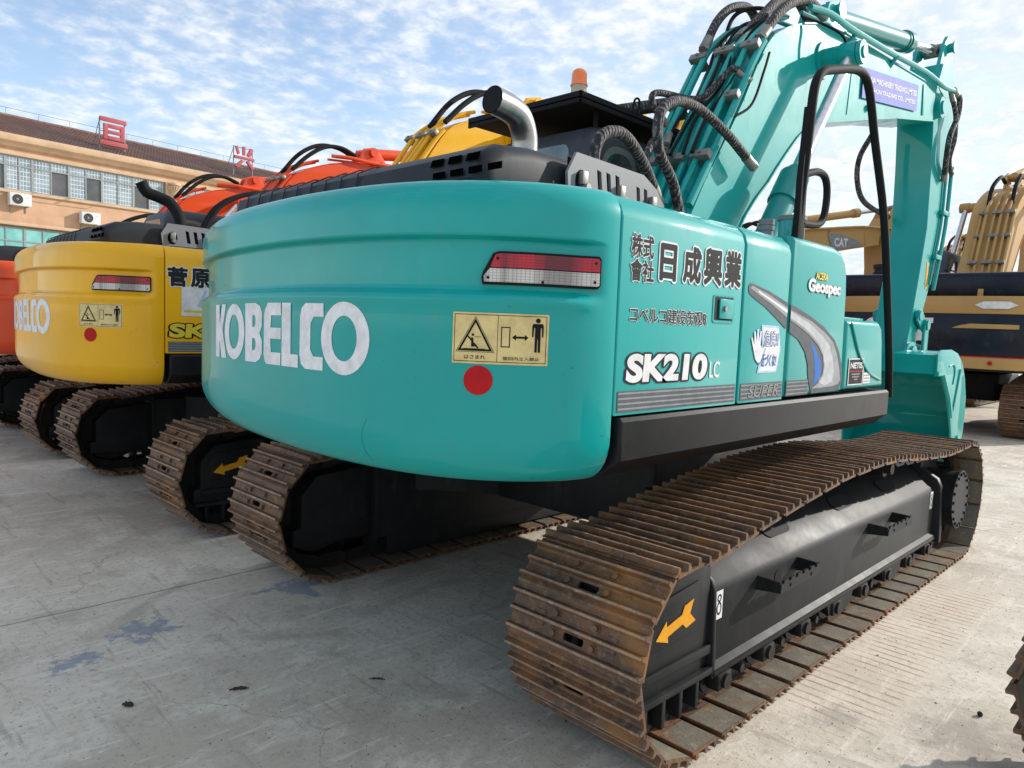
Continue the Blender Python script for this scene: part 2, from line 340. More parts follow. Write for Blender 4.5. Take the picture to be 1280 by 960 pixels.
# ------------------------------------------------------------------ ground
def ground():
    b = newbm(); n = 40
    R_ = 900
    b.faces.new([b.verts.new(p) for p in ((-R_, -R_, 0), (R_, -R_, 0), (R_, R_, 0), (-R_, R_, 0))])
    m, t, bs = nmat('yard_concrete'); co = objco(t)
    sp = N(t, 'ShaderNodeSeparateXYZ'); link(t, co, sp.inputs[0]); X, Y = sp.outputs[0], sp.outputs[1]
    big = noise(t, co, .55, 4, .55, .4); mid = noise(t, co, 2.6, 7, .66, .5); fine = noise(t, co, 28, 7, .72); grit = noise(t, co, 150, 3, .7)
    c = mixc(t, mrange(t, big, .35, .65), (0.540, 0.470, 0.375), (0.670, 0.598, 0.490))
    c = mixc(t, MA(t, 'MULTIPLY', mrange(t, mid, .46, .62), .8), c, (0.740, 0.670, 0.565))
    c = mixc(t, MA(t, 'MULTIPLY', mrange(t, noise(t, co, 1.1, 6, .7, 1.2), .52, .64), .6), c, (0.405, 0.352, 0.285))
    c = mixc(t, MA(t, 'MULTIPLY', mrange(t, fine, .50, .62), .5), c, (0.395, 0.342, 0.268))
    # scraped pale streaks running across the yard
    mp = N(t, 'ShaderNodeMapping'); mp.inputs['Scale'].default_value = (1.3, 9, 1); mp.inputs['Rotation'].default_value = (0, 0, rad(38)); link(t, co, mp.inputs[0])
    stv = noise(t, mp.outputs[0], 1.7, 7, .7, .8)
    c = mixc(t, MA(t, 'MULTIPLY', mrange(t, stv, .55, .64), .7), c, (0.780, 0.715, 0.610))
    mp2 = N(t, 'ShaderNodeMapping'); mp2.inputs['Scale'].default_value = (12, 1.1, 1); mp2.inputs['Location'].default_value = (3, 8, 0); link(t, co, mp2.inputs[0])
    st2 = noise(t, mp2.outputs[0], 1.5, 7, .7, .5)
    c = mixc(t, MA(t, 'MULTIPLY', mrange(t, st2, .56, .66), .5), c, (0.310, 0.265, 0.205))
    # dark speckles, oil
    c = mixc(t, MA(t, 'MULTIPLY', mrange(t, noise(t, co, 55, 3, .6), .64, .70), .85), c, (.07, .065, .06))
    oil = MA(t, 'MULTIPLY', mrange(t, noise(t, co, .9, 5, .6, .8), .62, .76), .5)
    c = mixc(t, oil, c, (0.245, 0.218, 0.190))
    # grouser marks left beside the near track
    def band(v, a, bb, s=.06): return MA(t, 'MULTIPLY', mrange(t, v, a-s, a+s), mrange(t, v, bb-s, bb+s, 1, 0))
    wob = MA(t, 'MULTIPLY', noise(t, co, 1.5, 2, .5), .05)
    fr = MA(t, 'FRACT', MA(t, 'DIVIDE', MA(t, 'ADD', X, wob), .0633))
    ln = MA(t, 'SUBTRACT', 1.0, mrange(t, MA(t, 'ABSOLUTE', MA(t, 'SUBTRACT', fr, .5)), .04, .16))
    mk = MA(t, 'MULTIPLY', MA(t, 'MULTIPLY', band(X, -1.05, 1.3, .25), band(Y, -1.86, -1.46, .035)), ln)
    mk = MA(t, 'MULTIPLY', mk, mrange(t, noise(t, co, 5, 5, .7), .32, .62))
    c = mixc(t, MA(t, 'MULTIPLY', band(X, -1.15, 1.6, .3), MA(t, 'MULTIPLY', band(Y, -1.9, -1.4, .06), .35)), c, (0.700, 0.610, 0.490))
    c = mixc(t, MA(t, 'MULTIPLY', mk, .9), c, (0.333, 0.170, 0.086))
    # blue paint spills
    def blob(cx_, cy_, rr):
        dx = MA(t, 'SUBTRACT', X, cx_); dy = MA(t, 'SUBTRACT', Y, cy_)
        d = MA(t, 'SQRT', MA(t, 'ADD', MA(t, 'MULTIPLY', dx, dx), MA(t, 'MULTIPLY', dy, dy)))
        return MA(t, 'SUBTRACT', 1.0, MA(t, 'DIVIDE', d, rr), clamp=True)
    bl = MA(t, 'MAXIMUM', blob(-2.78, .92, .34), MA(t, 'MAXIMUM', blob(-3.14, .77, .26), blob(-1.95, 1.0, .40)))
    bl = mrange(t, MA(t, 'ADD', bl, MA(t, 'MULTIPLY', MA(t, 'SUBTRACT', noise(t, co, 9, 7, .72), .5), 2.4)), .62, .78)
    c = mixc(t, MA(t, 'MULTIPLY', bl, .6), c, (.13, .20, .32))
    bl2 = mrange(t, MA(t, 'ADD', MA(t, 'MAXIMUM', blob(-.98, -1.72, .3), blob(-.75, -2.15, .5)), MA(t, 'MULTIPLY', MA(t, 'SUBTRACT', noise(t, co, 6, 7, .72), .5), 2.0)), .5, .9)  # darker brownish patches beside the near track
    c = mixc(t, MA(t, 'MULTIPLY', bl2, .5), c, (0.270, 0.236, 0.198))
    # concrete joints
    wj = MA(t, 'MULTIPLY', MA(t, 'SUBTRACT', noise(t, co, 6, 4, .6), .5), .02)
    jy = MA(t, 'ABSOLUTE', MA(t, 'SUBTRACT', MA(t, 'ADD', Y, wj), 1.4)); jx = MA(t, 'ABSOLUTE', MA(t, 'SUBTRACT', MA(t, 'ADD', X, wj), 3.6))
    jt = MA(t, 'MAXIMUM', MA(t, 'SUBTRACT', 1.0, mrange(t, jy, .002, .009)), MA(t, 'SUBTRACT', 1.0, mrange(t, jx, .002, .009)))
    c = mixc(t, MA(t, 'MULTIPLY', jt, .7), c, (.10, .095, .09))
    vo = N(t, 'ShaderNodeTexVoronoi'); vo.feature = 'DISTANCE_TO_EDGE'; vo.inputs['Scale'].default_value = .42
    wv = N(t, 'ShaderNodeVectorMath'); wv.operation = 'ADD'; nzc = N(t, 'ShaderNodeTexNoise'); nzc.inputs['Scale'].default_value = 2.2; nzc.inputs['Detail'].default_value = 6; link(t, co, nzc.inputs['Vector'])
    scl = N(t, 'ShaderNodeVectorMath'); scl.operation = 'SCALE'; scl.inputs[3].default_value = .55; link(t, nzc.outputs['Color'], scl.inputs[0])
    link(t, co, wv.inputs[0]); link(t, scl.outputs[0], wv.inputs[1]); link(t, wv.outputs[0], vo.inputs['Vector'])
    crk = MA(t, 'MULTIPLY', MA(t, 'SUBTRACT', 1.0, mrange(t, vo.outputs['Distance'], .0008, .0035)), mrange(t, noise(t, co, .9, 2, .5), .48, .60))
    c = mixc(t, MA(t, 'MULTIPLY', crk, .3), c, (.12, .11, .10))
    link(t, c, bs.inputs['Base Color'])
    link(t, MA(t, 'ADD', MA(t, 'MULTIPLY', mid, .35), .5), bs.inputs['Roughness'])
    bump(t, bs, MA(t, 'ADD', MA(t, 'ADD', fine, MA(t, 'MULTIPLY', grit, .5)), MA(t, 'MULTIPLY', jt, -1.5)), .006, .55)
    o = obj('ground', b, m); o['kind'] = 'structure'
ground()

# ------------------------------------------------------------------ undercarriage
SH_W = .60
def track_path():
    pts = []
    def arc(cx_, cz_, R, a0, a1, n):
        for k in range(n+1):
            a = rad(a0+(a1-a0)*k/n); pts.append((cx_+R*math.cos(a), cz_+R*math.sin(a)))
    arc(-1.725, .405, .41, 262, 112, 26)              # idler, going up the rear end
    for p in ((-1.72, .765), (-1.41, .812), (-.97, .868), (-.45, .918), (0, .932), (.34, .925), (.85, .880), (1.33, .850), (1.6, .850)): pts.append(p)
    arc(1.975, .425, .44, 100, -78, 28)
    pts.append((1.7, -.006)); pts.append((0, -.008)); pts.append((-1.5, -.006))
    P = [Vector((x, 0, z)) for x, z in pts]
    sm = []
    n = len(P)
    for i in range(n):
        a, b, c, d = P[i-1], P[i], P[(i+1) % n], P[(i+2) % n]
        L = (c-b).length; k = max(1, int(L/.03))
        for j in range(k):
            t = j/k
            sm.append(b.lerp(c, t))
    return sm
def shoe_mesh():
    b = newbm(); hw = SH_W/2; p = .0955
    # section along travel (x) / outward (z); plate from z -.042 to -.032, grousers to 0
    def seg_prism(pts, y0, y1, mat=0):
        prism(b, pts, y0, y1, 'y', mat=mat)
    plate = lambda xa, xb: [(xa, -.043), (xb, -.043), (xb, -.032), (xa, -.032)]
    lip = [(-p-.004, -.030), (-p+.010, -.042), (-p+.024, -.043), (-p+.024, -.0325), (-p+.014, -.031), (-p+.002, -.018)]
    for (y0, y1) in ((-hw, -.055), (.055, hw)): prism(b, plate(-p+.022, p), y0, y1, 'y')
    # middle strip with a real rounded slot between the first two grousers
    g = shape2d([[(-p+.022, -.0552), (p, -.0552), (p, .0552), (-p+.022, .0552)], rrect(-.052, -.046, -.014, .046, .018)], .0055)
    for v in g.verts: v.co.z -= .0375
    join(b, g)
    for i, x in enumerate((-.066, 0.0, .066)):
        h = -.006 if i != 1 else -.009
        y0, y1 = (-hw, hw)
        prism(b, [(x-.020, -.0325), (x-.010, -.0285), (x-.0065, h), (x+.0065, h), (x+.010, -.0285), (x+.020, -.0325)], y0, y1, 'y')
        n = 12; ws = [.0062*random.uniform(.75, 1.0) for _ in range(n+1)]
        for k in range(n):                                   # worn bright crest, slightly ragged
            ya, yb = y0+.003+(y1-y0-.006)*k/n, y0+.003+(y1-y0-.006)*(k+1)/n; hh = h+random.uniform(.0002, .0016)
            prism(b, [(x-ws[k], h-.002), (x+ws[k], h-.002), (x+.004, hh), (x-.004, hh)], ya, yb, 'y', mat=2)
    for y in (-.16, .16): prism(b, [(-.03, -.0325), (.03, -.0325), (.025, -.029), (-.025, -.029)], y-.02, y+.02, 'y')
    prism(b, [(-p-.002, -.030), (-p+.006, -.034), (-p+.03, -.034), (-p+.028, -.029), (-p+.008, -.026)], -hw, hw, 'y')
    # inner face dressing
    prism(b, [(-p+.024, -.0436), (p-.004, -.0436), (p-.004, -.0431), (-p+.024, -.0431)], -hw+.006, -.15, 'y', mat=1)
    prism(b, [(-p+.024, -.0436), (p-.004, -.0436), (p-.004, -.0431), (-p+.024, -.0431)], .15, hw-.006, 'y', mat=1)
    for y in (-.088, .088):
        for x in (-.036, .034):
            cyl(b, (x, y, -.033), (x, y, -.017), .0125, 6); cyl(b, (x, y, -.034), (x, y, -.029), .018, 10)
        # chain link under the shoe
        prism(b, [(-.10, -.055), (-.095, -.044), (.085, -.044), (.10, -.058), (.10, -.095), (.075, -.115), (-.05, -.120), (-.095, -.10)], y-.022, y+.022, 'y', mat=3)
    cyl(b, (.0, -.118, -.083), (.0, .118, -.083), .02, 10, mat=3)
    me = bpy.data.meshes.new('track_shoe'); bmesh.ops.recalc_face_normals(b, faces=b.faces); b.to_mesh(me); b.free()
    for m in (m_rust, m_shin, m_edge, m_greasy): me.materials.append(m)
    return me
shoe_me = shoe_mesh()
PATH = track_path()
def crawler(parent, yc, name='crawler_track'):
    """one endless track: an assembly part with every shoe as its own sub-part"""
    e = bpy.data.objects.new(name, None); C.objects.link(e); e.parent = parent
    P = PATH; n = len(P); D = [0]
    for i in range(n): D.append(D[-1]+(P[(i+1) % n]-P[i]).length)
    L = D[-1]; NS = 49; j = 0
    for k in range(NS):
        s = (k+.35)*L/NS
        def at(s):
            s %= L; lo = 0
            import bisect
            i = bisect.bisect_right(D, s)-1; i = min(i, n-1)
            return P[i].lerp(P[(i+1) % n], (s-D[i])/max(1e-6, D[i+1]-D[i]))
        h = .085
        a, b_ = at(s-h), at(s+h); c = (a+b_)/2; T = (b_-a).normalized()
        # path runs clockwise seen from -Y: outward is to the left of travel
        out = Vector((-T.z, 0, T.x))
        mid = at(s); c = c.lerp(mid, .5)
        M_ = Matrix.Identity(4)
        for r in range(3): M_[r][0] = T[r]; M_[r][1] = (0, 1, 0)[r]; M_[r][2] = out[r]
        if out.cross(T).y < 0: pass
        c = c + Vector((0, random.uniform(-.0025, .0025), 0))
        M_.translation = (c.x, yc+c.y, c.z+.008)
        o = bpy.data.objects.new('track_shoe', shoe_me); C.objects.link(o); o.parent = e; o.matrix_local = M_
    return e
def frame(parent, sgn):
    """track frame, sgn=-1 right / +1 left; everything written for the right side then mirrored"""
    Y = lambda y: y*(-sgn) if sgn > 0 else y
    def fin(name, bm, mats, par, **k):
        if sgn > 0: bmesh.ops.scale(bm, vec=(1, -1, 1), verts=bm.verts)
        return obj(name, bm, mats, par, **k)
    b = newbm()
    sec = [(-1.375, .185), (-1.375, .205), (-1.352, .225), (-1.352, .505), (-1.335, .545), (-1.13, .705), (-.99, .705), (-.99, .185)]
    prism(b, [(y_, max(z_, .20)) if z_ > .19 else (y_, .198) for y_, z_ in sec], -1.40, 1.68, 'x', bev=.0) if False else prism(b, sec, -1.40, 1.68, 'x', bev=.006, seg=2)
    prism(b, [(-1.372, .17), (-1.372, .235), (-1.36, .53), (-1.345, .57), (-1.13, .735), (-.985, .735), (-.985, .17)], -1.412, -1.385, 'x', bev=.008)
    box(b, -1.40, 1.70, -1.378, -1.34, .176, .192, .003)
    # drive end flange and head
    prism(b, [(-1.40, .15), (-1.40, .235), (-1.385, .545), (-1.36, .60), (-1.25, .665), (-1.25, .725), (-.97, .725), (-.97, .15)], 1.685, 1.745, 'x', bev=.012)
    prism(b, [(1.74, .22), (1.74, .64), (2.0, .60), (2.06, .43), (2.0, .28)], -1.10, -.99, 'y', bev=.01)
    # idler yoke box
    prism(b, [(-1.413, .205), (-1.95, .215), (-1.95, .32), (-1.90, .33), (-1.90, .52), (-1.80, .63), (-1.413, .66)], -1.345, -1.02, 'y', bev=.012)
    prism(b, [(-1.413, .275), (-1.90, .285), (-1.90, .315), (-1.413, .315)], -1.362, -1.344, 'y', bev=.006)
    prism(b, [(-1.413, .195), (-1.95, .205), (-1.95, .225), (-1.413, .222)], -1.375, -1.344, 'y', bev=.005)
    prism(b, [(-1.52, .395), (-1.85, .395), (-1.85, .52), (-1.79, .575), (-1.52, .60)], -1.354, -1.344, 'y', bev=.004)
    for x in (-1.86, -1.74, -1.62, -1.50): box(b, x-.012, x+.012, -1.36, -1.2, .08, .206, .003)
    box(b, -1.3, 1.5, -1.02, -.99, .06, .186, .003)
    fr = fin('track_frame', b, m_frame, parent)
    for x in (-.62, .22, .98):
        b = newbm()                                         # flat black shapes painted for the shade inside the frame holes
        d = shape2d([rrect(x-.13, -.045, x+.13, .045, .044)], .0)
        c0 = Vector((0, -1.232, .6275)); sl_ = Vector((0, .205, .160)).normalized(); nn = Vector((0, -.160, .205)).normalized()
        place2d(b, d, lambda u, v: Vector((u, 0, 0)) + c0 + sl_*v + nn*.004); fin('frame_hole_shade', b, m_black, fr)
    b = newbm(); d = shape2d([rrect(-.845, .39, -.775, .49, .03)]); place2d(b, d, side(0, -1.3545))
    fin('frame_hole_shade', b, m_black, fr)
    b = newbm()                                             # arrow on the idler yoke
    if sgn < 0 or True:
        a = Vector((-1.815, .438)); e_ = Vector((-1.555, .492)); d = (e_-a).normalized(); q = Vector((-d.y, d.x))
        def pt(u, v): w = a+d*u+q*v; return (w.x, w.y)
        poly = [pt(u*.9, v*.85) for u, v in ((0, 0), (.085, .052), (.085, .024), (.20, .024), (.225, .055), (.30, .055), (.262, 0), (.30, -.055), (.225, -.055), (.20, -.024), (.085, -.024), (.085, -.052))]
        place2d(b, shape2d([poly]), side(0, -1.3565))
    fin('arrow_sticker', b, m_arrow, fr)
    for x, z0 in ((-1.355, .40), (1.60, .40)):              # lashing-point stickers
        b = newbm()
        place2d(b, shape2d([rect(x-.028, z0, x+.028, z0+.12)]), side(0, -1.3545), 0)
        place2d(b, shape2d([circ(x, z0+.088, .017), circ(x, z0+.088, .009)]), side(1, -1.3545), 1)
        place2d(b, shape2d([circ(x, z0+.045, .020, .028), circ(x, z0+.045, .012, .019)]), side(1, -1.3545), 1)
        fin('hook_sticker', b, [m_white, m_black], fr)
    for x0, x1, z in ((-1.02, -.60, .455), (.36, .78, .455)):  # serrated steps
        b = newbm()
        teeth = [(x0, z), (x1, z)]; n = 6; w = (x1-x0)/n; top = []
        for k in range(n, 0, -1):
            xx = x0+k*w; top += [(xx, z+.052), (xx-w*.55, z+.052), (xx-w*.6, z+.040), (xx-w*.95, z+.040)]
        prism(b, teeth+top, -1.462, -1.452, 'y')
        cyl(b, (x0+.1, -1.466, z+.02), (x0+.1, -1.46, z+.02), .008, 8); cyl(b, (x1-.1, -1.466, z+.02), (x1-.1, -1.46, z+.02), .008, 8)
        for xx in (x0, x1-.01):
            prism(b, [(-1.352, z-.012), (-1.457, z), (-1.457, z+.048), (-1.352, z+.052)], xx, xx+.01, 'x')
        fin('step', b, m_frame, fr)
    b = newbm(); cyl(b, (1.975, -1.43, .43), (1.975, -1.0, .43), .20, 36); cyl(b, (1.975, -1.445, .43), (1.975, -1.43, .43), .212, 36)
    for k in range(18): a = 2*pi*k/18; cyl(b, (1.975+.188*math.cos(a), -1.456, .43+.188*math.sin(a)), (1.975+.188*math.cos(a), -1.44, .43+.188*math.sin(a)), .012, 6)
    fin('drive_motor_housing', b, m_grey if False else m_frame, fr)
    b = newbm(); pts = []
    for k in range(21):
        a = 2*pi*k/21
        for da, r in ((-.09, .285), (-.05, .335), (.05, .335), (.09, .285)): pts.append((1.975+r*math.cos(a+da), .43+r*math.sin(a+da)))
    prism(b, pts, -1.225, -1.165, 'y'); fin('sprocket', b, m_greasy, fr)
    b = newbm(); cyl(b, (-1.725, -1.25, .405), (-1.725, -1.14, .405), .27, 36); cyl(b, (-1.725, -1.30, .405), (-1.725, -1.09, .405), .16, 24); fin('idler_wheel', b, m_greasy, fr)
    for k in range(8):
        x = -1.32+k*.40; b = newbm(); cyl(b, (x, -1.325, .155), (x, -1.065, .155), .062, 20); cyl(b, (x, -1.32, .155), (x, -1.27, .155), .092, 24); cyl(b, (x, -1.12, .155), (x, -1.07, .155), .092, 24)
        box(b, x-.055, x+.055, -1.385, -1.325, .105, .174, .008); cyl(b, (x, -1.398, .14), (x, -1.38, .14), .032, 14); cyl(b, (x+.2, -1.36, .12), (x+.2, -1.3, .12), .02, 8)
        fin('track_roller', b, m_greasy, fr)
    for x in (-.55, .75):
        b = newbm(); cyl(b, (x, -1.30, .775), (x, -1.10, .775), .055, 20); cyl(b, (x, -1.34, .775), (x, -1.30, .775), .035, 16); box(b, x-.04, x+.04, -1.09, -1.02, .69, .80, .008); fin('carrier_roller', b, m_greasy, fr)
    b = newbm()
    for x in (-.05, .78): prism(b, [(x-.18, .18), (x-.15, .11), (x-.05, .085), (x+.05, .085), (x+.15, .11), (x+.18, .18)], -1.372, -1.352, 'y')
    fin('track_guard', b, m_frame, fr)
    return fr
def lower(root):
    for s_ in (-1, 1):
        frame(root, s_); crawler(root, 1.195*s_)
    b = newbm()
    box(b, -.75, .75, -.62, .62, .44, .88, .04); 
    for sx in (-1, 1):
        for sy in (-1, 1):
            prism(b, [(sx*.2, sy*.3), (sx*.7, sy*.5), (sx*1.1, sy*1.0), (sx*.75, sy*1.0)], .46, .72, 'z')
    cyl(b, (0, 0, .88), (0, 0, 1.08), .58, 48)
    obj('carbody', b, m_frame, root)

# ------------------------------------------------------------------ counterweight surface
XS = -2.15
def plan_curve():
    n = 4000; P = []
    for i in range(n+1):
        th = pi*i/n; c, s = math.cos(th), abs(math.sin(th))
        nn, mm, bb = (2.0, 1.4, 1.30) if c > 0 else (3.8, 1.7, 1.355)
        y = bb*math.copysign(abs(c)**(2/nn), c); x = XS-.59*s**(2/mm); P.append((x, y))
    D = [0]
    for i in range(n): D.append(D[-1]+math.hypot(P[i+1][0]-P[i][0], P[i+1][1]-P[i][1]))
    return P, D
_P, _D = plan_curve(); CL = _D[-1]
import bisect
def cw_plan(s):
    s = max(0, min(CL, s)); i = min(len(_P)-2, max(0, bisect.bisect_right(_D, s)-1)); t = (s-_D[i])/max(1e-9, _D[i+1]-_D[i])
    return Vector((_P[i][0]*(1-t)+_P[i+1][0]*t, _P[i][1]*(1-t)+_P[i+1][1]*t))
def cw_norm(s):
    T = (cw_plan(s+.02)-cw_plan(s-.02)).normalized(); return Vector((T.y, -T.x))
def sstep(a, b, x): t = max(0, min(1, (x-a)/(b-a))); return t*t*(3-2*t)
ZTOP = 2.0
def cw_inset(s, z):
    k = sstep(CL-.045, CL-.16, s)*sstep(.02, .12, s)
    rec = .028*sstep(1.635, 1.672, z)*(1-sstep(1.812, 1.828, z))*k
    d = rec + .006*sstep(1.60, 1.63, z)*(1-sstep(1.65, 1.67, z))*k*-1
    if z < 1.22: t = (1.22-z)/.157; d += .115*(1-math.sqrt(max(0, 1-min(1, t)**2.3)))
    if z > 1.915: t = (z-1.915)/.085; d += .075*(1-math.sqrt(max(0, 1-min(1, t)**2)))
    d += .012*(z-1.5)*.5 if z > 1.5 else 0
    return d
def cw_pt(s, z, off=0.0):
    p = cw_plan(s); n = cw_norm(s); q = p + n*(off-cw_inset(s, z)*(1-.55*sstep(.12, .0, s)))
    drop = .045*sstep(1.9, .3, s)*sstep(1.1, 1.9, z)           # top edge falls away towards the far side
    rise = .05*sstep(1.9, .5, s)*(1-sstep(1.06, 1.5, z))
    return Vector((min(q.x, XS+.002) if False else q.x, q.y, z-drop+rise))
def cw_build(parent, mat):
    b = newbm(); NS_ = 220
    zs = [1.063, 1.064, 1.067, 1.072, 1.08, 1.092, 1.108, 1.13, 1.16, 1.19, 1.22, 1.3, 1.4, 1.5, 1.58, 1.60, 1.615, 1.63, 1.638, 1.646, 1.654, 1.662, 1.67, 1.68, 1.72, 1.78, 1.805, 1.812, 1.816, 1.820, 1.824, 1.829, 1.835, 1.86, 1.9, 1.915, 1.935, 1.955, 1.972, 1.985, 1.994, 1.998, 2.0]
    G = []
    for j, z in enumerate(zs):
        row = [b.verts.new(cw_pt(CL*i/NS_, z)) for i in range(NS_+1)]
        G.append(row)
    for j in range(len(zs)-1):
        for i in range(NS_): b.faces.new((G[j][i], G[j][i+1], G[j+1][i+1], G[j+1][i]))
        b.faces.new((G[j][-1], G[j][0], G[j+1][0], G[j+1][-1]))
    b.faces.new(G[0][::-1]); b.faces.new(G[-1])
    return obj('counterweight', b, mat, parent, ang=50)
def surf(k=0, base=.0015): return lambda u, v: cw_pt(u, v, base+.0007*k)
def logo(bm, mi):
    zb, zt = 1.383, 1.61
    Z = lambda t: zb+(zt-zb)*t
    def add(outl): place2d(bm, shape2d([[(u, Z(v)) for u, v in o] for o in outl]), surf(0), mi, cut=.02)
    x0, x1 = 1.200, 1.325; w = x1-x0
    add([[(x0, 0), (x0+.4*w, 0), (x0+.4*w, .36), (x0+.62*w, 0), (x1+.01, 0), (x0+.70*w, .52), (x1, 1), (x0+.66*w, 1), (x0+.4*w, .64), (x0+.4*w, 1), (x0, 1)]])
    def ell(cx_, rx, hx, rv=.5, hv=.31, cv=.5, n=40): add([circ(cx_, cv, rx, rv, n), circ(cx_, cv, hx, hv, n)])
    ell(1.412, .096, .048)
    x0, x1 = 1.517, 1.655; w = x1-x0
    add([[(x0, 0), (x0+.62*w, 0), (x0+.86*w, .06), (x1, .17), (x1, .36), (x0+.84*w, .5), (x0+.97*w, .62), (x0+.97*w, .84), (x0+.84*w, .95), (x0+.6*w, 1), (x0, 1)],
         [(x0+.42*w, .20), (x0+.55*w, .20), (x0+.62*w, .26), (x0+.62*w, .35), (x0+.55*w, .41), (x0+.42*w, .41)],
         [(x0+.42*w, .60), (x0+.54*w, .60), (x0+.60*w, .66), (x0+.60*w, .75), (x0+.54*w, .80), (x0+.42*w, .80)]])
    x0, x1 = 1.668, 1.795
    add([[(x0+.02, 0), (x1, 0), (x1, .2), (x0+.055, .2), (x0+.05, .42), (x1, .42), (x1, .6), (x0+.05, .6), (x0+.055, .8), (x1, .8), (x1, 1), (x0+.03, 1), (x0+.008, .9), (x0, .8), (x0, .15), (x0+.008, .05)]])
    x0, x1 = 1.803, 1.915
    add([[(x0, 0), (x1, 0), (x1, .2), (x0+.062, .2), (x0+.062, 1), (x0, 1)]])
    x0, x1 = 1.925, 2.065
    add([[(x0+.035, 0), (x1, 0), (x1, .2), (x0+.085, .2), (x0+.066, .3), (x0+.066, .7), (x0+.085, .8), (x1, .8), (x1, 1), (x0+.035, 1), (x0+.010, .93), (x0, .8), (x0, .2), (x0+.010, .07)]])
    ell(2.172, .118, .062, .53, .33)
def warn(bm, s0, s1, z0, z1, fn):
    """caution sticker: triangle with falling figure | box, double arrow, standing figure"""
    w, h = s1-s0, z1-z0
    U = lambda p: (s0+p[0]*w, z0+p[1]*h)
    def add(outl, k, mi): place2d(bm, shape2d([[U(p) for p in o] for o in outl]), fn(k), mi, cut=.03)
    add([rect(0, 0, 1, 1)], 0, 0)
    def frame_(a, b_, c, d, t=.006, tv=.012): add([rect(a, b_, c, d), rect(a+t, b_+tv, c-t, d-tv)], 1, 1)
    frame_(.018, .04, .978, .965); add([rect(.468, .05, .473, .955)], 1, 1)
    T = [(.05, .24), (.43, .24), (.24, .90)]; c = (.24, .46)
    sc = lambda q: [(c[0]+(x-c[0])*q, c[1]+(y-c[1])*q) for x, y in T]
    add([sc(1.06), sc(1.02)], 1, 1); add([sc(.96), sc(.78)], 1, 1)
    for poly in ([(.20, .33), (.23, .33), (.22, .50), (.20, .52)], [(.16, .52), (.165, .55), (.21, .47), (.20, .44)], [(.22, .36), (.27, .30), (.28, .31), (.23, .42)], [(.12, .29), (.34, .29), (.34, .298), (.12, .298)], [(.235, .52), (.30, .52), (.30, .53), (.235, .53)]):
        add([poly], 1, 1)
    add([circ(.215, .565, .014, .026, 12)], 1, 1)
    add([rect(.505, .34, .60, .74), rect(.515, .36, .59, .72)], 1, 1)
    add([[(.62, .54), (.66, .60), (.66, .56), (.75, .56), (.75, .60), (.79, .54), (.75, .48), (.75, .52), (.66, .52), (.66, .48)]], 1, 1)
    add([circ(.885, .88, .026, .048, 16)], 1, 1)
    add([[(.835, .82), (.935, .82), (.945, .78), (.945, .56), (.93, .56), (.925, .74), (.915, .74), (.915, .26), (.89, .26), (.888, .52), (.882, .52), (.88, .26), (.855, .26), (.855, .74), (.845, .74), (.84, .56), (.825, .56), (.825, .78)]], 1, 1)
    for s, r in (('はさまれ', (.13, .09, .35, .17)), ('旋回内立入禁止', (.53, .09, .91, .16))):
        b = text2d(s, .008); u0, v0 = U(r[:2]); u1, v1 = U(r[2:]); fit2d(b, (u0, v0, u1, v1)); place2d(bm, b, fn(1), 1)
def taillight(parent):
    s0, s1, z0, z1 = 2.667, 3.047, 1.682, 1.782
    sh = [(s0+.004, z0), (s1-.008, z0), (s1, z0+.01), (s1, z1-.008), (s1-.008, z1), (s0+.055, z1), (s0+.035, z1-.006), (s0+.006, z0+.04), (s0, z0+.02)]
    def slab(name, pts, d0, d1, mat, par):
        b = newbm(); t_ = shape2d([pts]); 
        x0, x1, _, _ = bounds(t_); k = x0+.03
        while k < x1:
            bmesh.ops.bisect_plane(t_, geom=t_.verts[:]+t_.edges[:]+t_.faces[:], plane_co=(k, 0, 0), plane_no=(1, 0, 0)); k += .03
        r = bmesh.ops.extrude_face_region(t_, geom=t_.faces[:])
        top = [v for v in r['geom'] if isinstance(v, bmesh.types.BMVert)]; ts = set(top)
        for v in t_.verts:
            d = d1 if v in ts else d0
            v.co = cw_pt(v.co.x, v.co.y, d)
        join(b, t_); return obj(name, b, mat, par)
    h = slab('tail_light', sh, -.03, .012, m_black, parent)
    zm = (z0+z1)/2-.002
    q = .0075
    slab('red_lens', [(s0+.020+q, zm+.003), (s1-q, zm+.003), (s1-q, z1-.014), (s1-.014, z1-q), (s0+.057, z1-q), (s0+.042, z1-.012)], .0, .019, m_lred, h)
    slab('clear_lens', [(s0+.010, z0+q), (s1-.012, z0+q), (s1-q, z0+.012), (s1-q, zm), (s0+.026, zm), (s0+q+.001, z0+.025)], .0, .019, m_lclr, h)
    b = newbm()
    for s, z in ((s0+.05, z1-.022), (s1-.02, z1-.022), (s0+.022, z0+.02), ((s0+s1)/2, z0+.012), (s1-.022, z0+.02)):
        a = cw_pt(s, z, .015); c = cw_pt(s, z, .0215); cyl(b, a, c, .0045, 10)
    obj('lens_screw', b, m_black, h)
    return h

